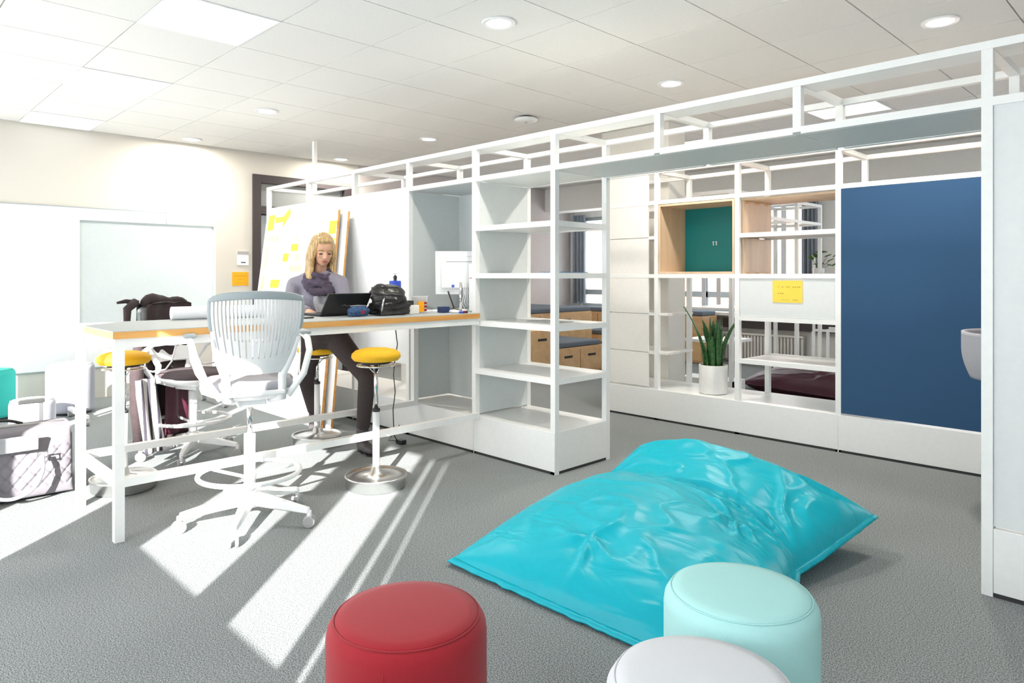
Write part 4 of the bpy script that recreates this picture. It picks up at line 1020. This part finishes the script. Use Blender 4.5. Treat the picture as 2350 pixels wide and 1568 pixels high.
# distant pot plants
def potplant(x, y, z, label, seed):
    rr = random.Random(seed)
    t = thing('potted_plant', (x, y, z), label, 'plant')
    MB().lathe([(.001, 0), (.06, 0), (.075, .13), (.07, .13), (.068, .11), (.001, .11)], 20, (x, y, z)).build('pot', 'ceramic', t, smooth=False, bevel=.002)
    for k in range(9):
        a = rr.uniform(0, 2*PI); ln = rr.uniform(.05, .16); hh = rr.uniform(.03, .18)
        if k == 0: a, ln, hh = .8, .03, .22
        c_ = Vector((x+math.cos(a)*ln, y+math.sin(a)*ln, z+.12+hh))
        lf_ = MB().tube([(x, y, z+.11), c_], .003, 5).build('leaf', 'leaf2', t)
        rot = Euler((rr.uniform(-.6, .6), rr.uniform(-.6, .6), a)).to_matrix()
        MB().ball(c_, (.085 if k == 0 else .05, .045 if k == 0 else .03, .006), 10, rot=rot).build('leaf_blade', 'leaf2', lf_, smooth=True)
t = thing('plant_stand', (-3.35, 9.3, 0), 'white shelf stand holding pot plants by the far wall', 'stand')
for xx in (-3.78, -3.05): bx(xx-.015, xx+.015, 9.37, 9.40, 0, 1.58).build('post', 'white', t)
for z, yy in ((1.27, 9.05), (1.57, 9.375)): bx(-3.764, -3.066, yy, 9.395, z-.02, z).build('shelf', 'white', t)
potplant(-3.63, 9.17, 1.27, 'pot plant with one tall leaf on the white stand, left', 1)
potplant(-3.36, 9.16, 1.27, 'pot plant at the right end of the white stand', 5)

# ================================================================== FAR ROOM: benches, curtains, radiator
def slotbox(name, label, x0, x1, y0, y1, h, cushion, slots, axis):
    t = thing(name, ((x0+x1)/2, (y0+y1)/2, 0), label, 'bench', 'plywood tiered benches')
    bx(x0, x1, y0, y1, .01, h).build('carcass', 'plyd', t)
    bx(x0+.02, x1-.02, y0+.02, y1-.02, 0, .01).build('plinth', 'dark_foot', t)
    if cushion: bx(x0+.01, x1-.01, y0+.01, y1-.01, h, h+.07).build('cushion', 'cushion', t, bevel=.02)
    n = slots
    for k in range(n):
        if axis == 'x':   # face at +x
            a, b_ = y0+(y1-y0)*k/n+.006, y0+(y1-y0)*(k+1)/n-.006
            dr = bx(x1, x1+.016, a, b_, .04, h-.03).build('drawer_front', 'plyd', t)
            m_ = (a+b_)/2; bx(x1+.0155, x1+.018, m_-.08, m_+.08, h-.13, h-.10).build('handle_slot', 'black', dr, bevel=0)
        else:
            a, b_ = x0+(x1-x0)*k/n+.006, x0+(x1-x0)*(k+1)/n-.006
            dr = bx(a, b_, y0-.016, y0, .04, h-.03).build('drawer_front', 'plyd', t)
            m_ = (a+b_)/2; bx(m_-.08, m_+.08, y0-.018, y0-.0155, h-.13, h-.10).build('handle_slot', 'black', dr)
    return t
slotbox('plywood_bench', 'tall plywood block at the near end of the tiered benches', -6.7, -5.85, 5.95, 6.55, .62, False, 1, 'x')
slotbox('plywood_bench', 'low plywood drawer bench with a slate cushion, nearest of the low ones', -6.7, -5.9, 6.56, 7.52, .36, True, 2, 'x')
slotbox('plywood_bench', 'high plywood tier with a slate cushion along the grey wall', -8.2, -6.72, 5.95, 8.3, .76, True, 2, 'x')
slotbox('plywood_bench', 'low plywood drawer bench with a cushion, facing the camera in the corner', -7.5, -6.3, 8.5, 9.1, .38, True, 2, 'y')
slotbox('plywood_bench', 'high plywood tier with a slate cushion under the far window', -8.2, -5.3, 9.12, 9.55, .70, True, 3, 'y')
# curtains
def curtain(x0, x1, z0, z1, y, m, label, folds, amp=.035):
    o = MB().grid(lambda u, v: Vector((x0+(x1-x0)*u, y+amp*math.sin(u*folds*2*PI)+amp*.3*math.sin(u*folds*5+1), z0+(z1-z0)*v)), folds*8, 1).build('curtain', m, smooth=True, solid=.004)
    return tag(o, label, 'curtain')
curtain(-8.28, -7.98, .80, 2.40, YF-.12, 'curtain', 'blue-grey curtain gathered at the left of the far window', 4)
curtain(-4.07, -3.85, .80, 2.40, YF-.12, 'curtain', 'blue-grey curtain gathered at the right of the far window', 4)
t = thing('vertical_blind', (-4.9, YF-.28, .8), 'white vertical blind hanging open in the far window', 'blind')
for k in range(7):
    xx = -5.75+k*.25
    bx(xx-.035, xx+.035, YF-.29, YF-.285, .82, 2.36).build('slat', 'blind', t)
bx(-5.85, -4.15, YF-.30, YF-.0, 2.36, 2.41).build('head_rail', 'white', t)
t = thing('radiator', (-4.6, YF-.1, 0), 'white slatted radiator under the far window', 'radiator')
bx(-5.4, -4.05, YF-.07, YF-.02, .04, .42).build('back_plate', 'wall_grey', t)
for k in range(27): bx(-5.38+k*.05, -5.355+k*.05, YF-.11, YF-.07, .05, .41).build('fin', 'wall_white', t)
bx(-5.4, -4.05, YF-.115, YF-.02, .42, .45).build('top_grille', 'wall_white', t)
simple('window_ledge', 'frame_dark', 'dark strip imitating the shadow below the far window sill', 'ledge', bx(-5.25, -3.2, YF-.16, YF-.01, .52, .66))  # shade under the window shelf, made as a dark solid strip
t = thing('perforated_upright', (-4.55, 6.9, 0), 'grey perforated metal upright beyond the pot plant', 'post')
up_ = bx(-4.62, -4.50, 6.88, 6.90, 0, 1.7).build('plate', 'plastic_lg', t)
hl = MB()
for k in range(9): hl.box(-4.565, -4.55, 6.876, 6.88, .95+k*.045, .965+k*.045)
hl.build('holes', 'black', t)

# ================================================================== WOMAN
def woman():
    pel = cw(742, 762, 5.20)
    t = thing('person', (pel.x, pel.y, 0), 'blond woman in a grey cardigan and dark trousers perched on a stool at the table', 'person')
    J = dict(pelvis=pel, chest=cw(727, 690, 5.16), neck=cw(731, 628, 5.12), head=cw(741, 575, 5.05),
             hL=cw(716, 775, 5.22), kL=cw(703, 868, 5.42), aL=cw(722, 950, 5.72),
             hR=cw(770, 775, 5.18), kR=cw(843, 866, 5.0), aR=cw(832, 995, 5.10),
             sL=cw(678, 655, 5.18), eL=cw(664, 706, 5.02), wL=cw(706, 716, 4.80),
             sR=cw(781, 652, 5.10), eR=cw(797, 703, 5.02), wR=cw(770, 716, 4.84))
    fwd = Vector((CS, -SN, 0)); rgt = Vector((SN, CS, 0))   # fwd = towards camera
    fac = (fwd*math.cos(.50)+rgt*math.sin(.50)).normalized()
    side = fac.cross(Vector((0, 0, 1))).normalized()
    face = (fac*math.cos(.30)-Vector((0, 0, 1))*math.sin(.30)).normalized()
    upv = side.cross(face).normalized()
    RT = Matrix((side, face, upv)).transposed()    # local x=side y=face z=up
    def hp_(x, y, z): return J['head']+RT @ Vector((x, y, z))
    B = MB()
    B.ball(hp_(0, -.015, .025), (.073, .092, .088), 20, rot=RT).ball(hp_(0, .022, -.035), (.056, .062, .075), 18, rot=RT).ball(hp_(0, .045, -.085), (.030, .028, .022), 12, rot=RT)
    B.limb(hp_(0, .078, .006), hp_(0, .098, -.032), .008, .013, 10).ball(hp_(0, .075, -.060), (.022, .012, .010), 10, rot=RT)
    B.ball(hp_(.036, .062, -.022), (.022, .016, .018), 10, rot=RT).ball(hp_(-.036, .062, -.022), (.022, .016, .018), 10, rot=RT)
    B.ball(hp_(.074, -.005, -.012), (.010, .018, .028), 10, rot=RT).ball(hp_(-.074, -.005, -.012), (.010, .018, .028), 10, rot=RT)
    B.limb(J['neck']+Vector((0, 0, -.02)), hp_(0, -.02, -.06), .050, .045)
    B.limb(J['chest'], J['neck'], .115, .06).limb(J['pelvis'], J['chest'], .125, .115).limb(J['sL'], J['sR'], .050, .050)
    for s_ in 'LR':
        B.limb(J['pelvis'], J['h'+s_], .12, .085).limb(J['h'+s_], J['k'+s_], .078, .052).limb(J['k'+s_], J['a'+s_], .050, .034)
        B.limb(J['s'+s_], J['e'+s_], .045, .036).limb(J['e'+s_], J['w'+s_], .034, .023)
        # hand
        wr_ = J['w'+s_]; d_ = (wr_-J['e'+s_]); d_.z = 0; d_.normalize(); n_ = d_.cross(Vector((0, 0, 1)))
        pm = wr_+d_*.05+Vector((0, 0, -.006))
        B.limb(wr_, pm, .022, .026).ball(pm, (.034, .034, .013), 12)
        for q, (o, ln) in enumerate(((-.026, .045), (-.009, .055), (.009, .052), (.026, .040))):
            a_ = pm+d_*.022+n_*o; b2 = a_+d_*ln*.55+Vector((0, 0, -.002)); c2 = b2+d_*ln*.35+Vector((0, 0, -.014))
            B.limb(a_, b2, .0085, .008, 8).limb(b2, c2, .008, .0065, 8)
        sg = 1 if s_ == 'L' else -1
        th0 = pm-d_*.01+n_*.03*sg; B.limb(th0, th0+d_*.03+n_*.02*sg, .010, .009, 8).limb(th0+d_*.03+n_*.02*sg, th0+d_*.052+n_*.016*sg, .009, .007, 8)
        ft = J['a'+s_]
        B.limb(ft, ft+Vector((0, 0, -.03)), .034, .034)
    B.build('body', 'skin', t, remesh=.0075, smooth_it=3)
    # trousers
    T = MB(); T.limb(J['pelvis'], J['hL'], .135, .10).limb(J['pelvis'], J['hR'], .135, .10).ball(J['pelvis']+Vector((0, 0, .05)), (.14, .14, .10), 18)
    for s_ in 'LR':
        hem = J['a'+s_]+(J['k'+s_]-J['a'+s_])*.10
        T.limb(J['h'+s_], J['k'+s_], .094, .066).tube([J['k'+s_], (J['k'+s_]+hem)/2+Vector((0, 0, 0)), hem], [.065, .058, .049], 18)
    T.build('trousers', 'trouser', t, remesh=.010, smooth_it=4)
    # cardigan
    K = MB(); K.limb(J['chest'], J['neck']+Vector((0, 0, -.03)), .135, .062).limb(J['pelvis']+Vector((0, 0, .06)), J['chest'], .150, .135).limb(J['sL'], J['sR'], .062, .062)
    K.limb(J['neck']-Vector((0, 0, .02)), J['sL'], .06, .06).limb(J['neck']-Vector((0, 0, .02)), J['sR'], .06, .06)
    for s_ in 'LR':
        K.limb(J['s'+s_], J['e'+s_], .062, .052).tube([J['e'+s_], (J['e'+s_]+J['w'+s_])/2, J['w'+s_]], [.052, .044, .036], 16)
    kc = K.build('cardigan', 'cardigan', t, remesh=.010, smooth_it=4)
    for v in kc.data.vertices:
        n_ = noise.noise(Vector((v.co.x*10, v.co.y*10, v.co.z*14))); v.co += v.normal*(1-abs(n_)*3)*.005
    # light grey top showing at the front, lilac scarf tail
    fr = (fac*.9).normalized()
    cN = J['neck']; cC = J['chest']; cP = J['pelvis']+Vector((0, 0, .09))
    def frontsheet(o0, o1, m, name, wid, bulge, z1=1.0, amp=.006):
        def f(u, v):
            if v < .45: c_ = lerp(cN+Vector((0, 0, -.03)), cC, v/.45); r = lerp(.095, .146, v/.45)
            else: c_ = lerp(cC, cP, (v-.45)/.55); r = lerp(.146, .160, (v-.45)/.55)
            o = lerp(o0, o1, v)+(u-.5)*wid*(1 if v > .1 else .7)
            a = o/.15
            return c_+(fac*math.cos(a)+side*math.sin(a))*(r+bulge+amp*math.sin(u*9+v*4))
        return MB().grid(f, 12, 24).build(name, m, t, smooth=True, solid=.008)
    frontsheet(.0, .02, 'top', 'jersey_front', .10, .004)
    frontsheet(-.075, -.055, 'scarf_l', 'scarf_tail', .07, .018, amp=.008) if False else frontsheet(-.085, -.075, 'scarf_l', 'scarf_tail', .085, .018, amp=.008)
    # scarf rolls around neck
    sc = MB()
    for k in range(3):
        rr_ = .078+.012*k; zc = .0-.035*k
        sc.tube([cN+Vector((0, 0, .005+zc))+fac*(.02+.012*k)+(fac*math.cos(a)*rr_+side*math.sin(a)*rr_)+Vector((0, 0, -.035*(1+k*.6)*max(0, math.cos(a))))+Vector((0, 0, .008*math.sin(a*3+k))) for a in [2*PI*q/28 for q in range(28)]], .026, 10, closed=True)
    so_ = sc.build('scarf', 'scarf', t, remesh=.007, smooth_it=2)
    for v in so_.data.vertices:
        n_ = noise.noise(Vector((v.co.x*22, v.co.y*22, v.co.z*40))); v.co += v.normal*(1-abs(n_)*3)*.006
    # hair
    Hh = MB(); Hh.ball(hp_(0, -.030, .038), (.086, .095, .092), 20, rot=RT)
    Hh.ball(hp_(0, .030, .085), (.062, .045, .030), 14, rot=RT)
    for sgn in (-1, 1):
        for q in range(7):
            f = q/6; x0 = .066+.016*math.sin(f*PI); y0 = (.03 if sgn > 0 else .0)-.10*f
            top_ = hp_(sgn*x0*.9, y0*.8, .045); mid = hp_(sgn*(x0+.012), y0, -.05)
            mid2 = hp_(sgn*(x0+.012), y0-.01, -.12)
            low = Vector((mid2.x, mid2.y, cN.z-.05-.03*math.sin(q*2.3)))+fac*.015+side*sgn*.012
            Hh.tube(smoothpath([top_, mid, mid2, low], 4), [.020]*4+[.021]*4+[.018]*4+[.006], 8)
    for q in range(5):
        x0 = (q-2)*.03; Hh.limb(hp_(x0, -.10, 0), hp_(x0, -.11, -.15), .024, .018, 8)
    hh = Hh.build('hair', 'hair', t, remesh=.006, smooth_it=2)
    for v in hh.data.vertices:
        p = v.co; v.co = p+v.normal*.0015*math.sin(math.atan2(p.y-hh.location.y, p.x)*60+noise.noise(p*8)*6)
    for sgn in (-1, 1):
        MB().ball(hp_(sgn*.030, .074, -.006), (.013, .006, .005), 10, rot=RT).build('eye', 'black', t, smooth=True)
        MB().tube([hp_(sgn*.012, .081, .016), hp_(sgn*.030, .083, .022), hp_(sgn*.048, .072, .016)], .0035, 6).build('eyebrow', 'ink', t, smooth=True)
    MB().ball(hp_(0, .085, -.062), (.022, .006, .007), 10, rot=RT).build('lips', mat('lips', (.42, .10, .09), .5), t, smooth=True)
    # boots
    for s_, dirv in (('L', (fwd*.95+rgt*.15)), ('R', (fwd*.75+rgt*.55))):
        a_ = J['a'+s_]; dirv.normalize(); gz = 0.0
        heel = Vector((a_.x, a_.y, .035)); bt = MB()
        bt.tube([Vector((a_.x, a_.y, a_.z+.07)), a_, heel+Vector((0, 0, .02))], [.047, .046, .044], 16).ball(heel+Vector((0, 0, .01)), (.042, .042, .035), 14)
        toe = heel+dirv*.16; bt.limb(heel+Vector((0, 0, .015)), lerp(heel, toe, .55)+Vector((0, 0, .01)), .045, .040).limb(lerp(heel, toe, .5), toe, .040, .028)
        bo = bt.build('boot', 'boot', t, remesh=.006, smooth_it=3)
        for v in bo.data.vertices:
            if v.co.z < .018: v.co.z = .018
        MB().tube([Vector((heel.x, heel.y, .001))-dirv*.012, Vector((heel.x, heel.y, .03))-dirv*.012], .032, 14).build('heel', 'black', bo)
        MB().tube([heel+dirv*.05+Vector((0, 0, -.034)), heel+dirv*.05+Vector((0, 0, -.022))], .036, 14).tube([toe-dirv*.02+Vector((0, 0, -.034)), toe-dirv*.02+Vector((0, 0, -.022))], .034, 14).build('sole', 'black', bo)
woman()
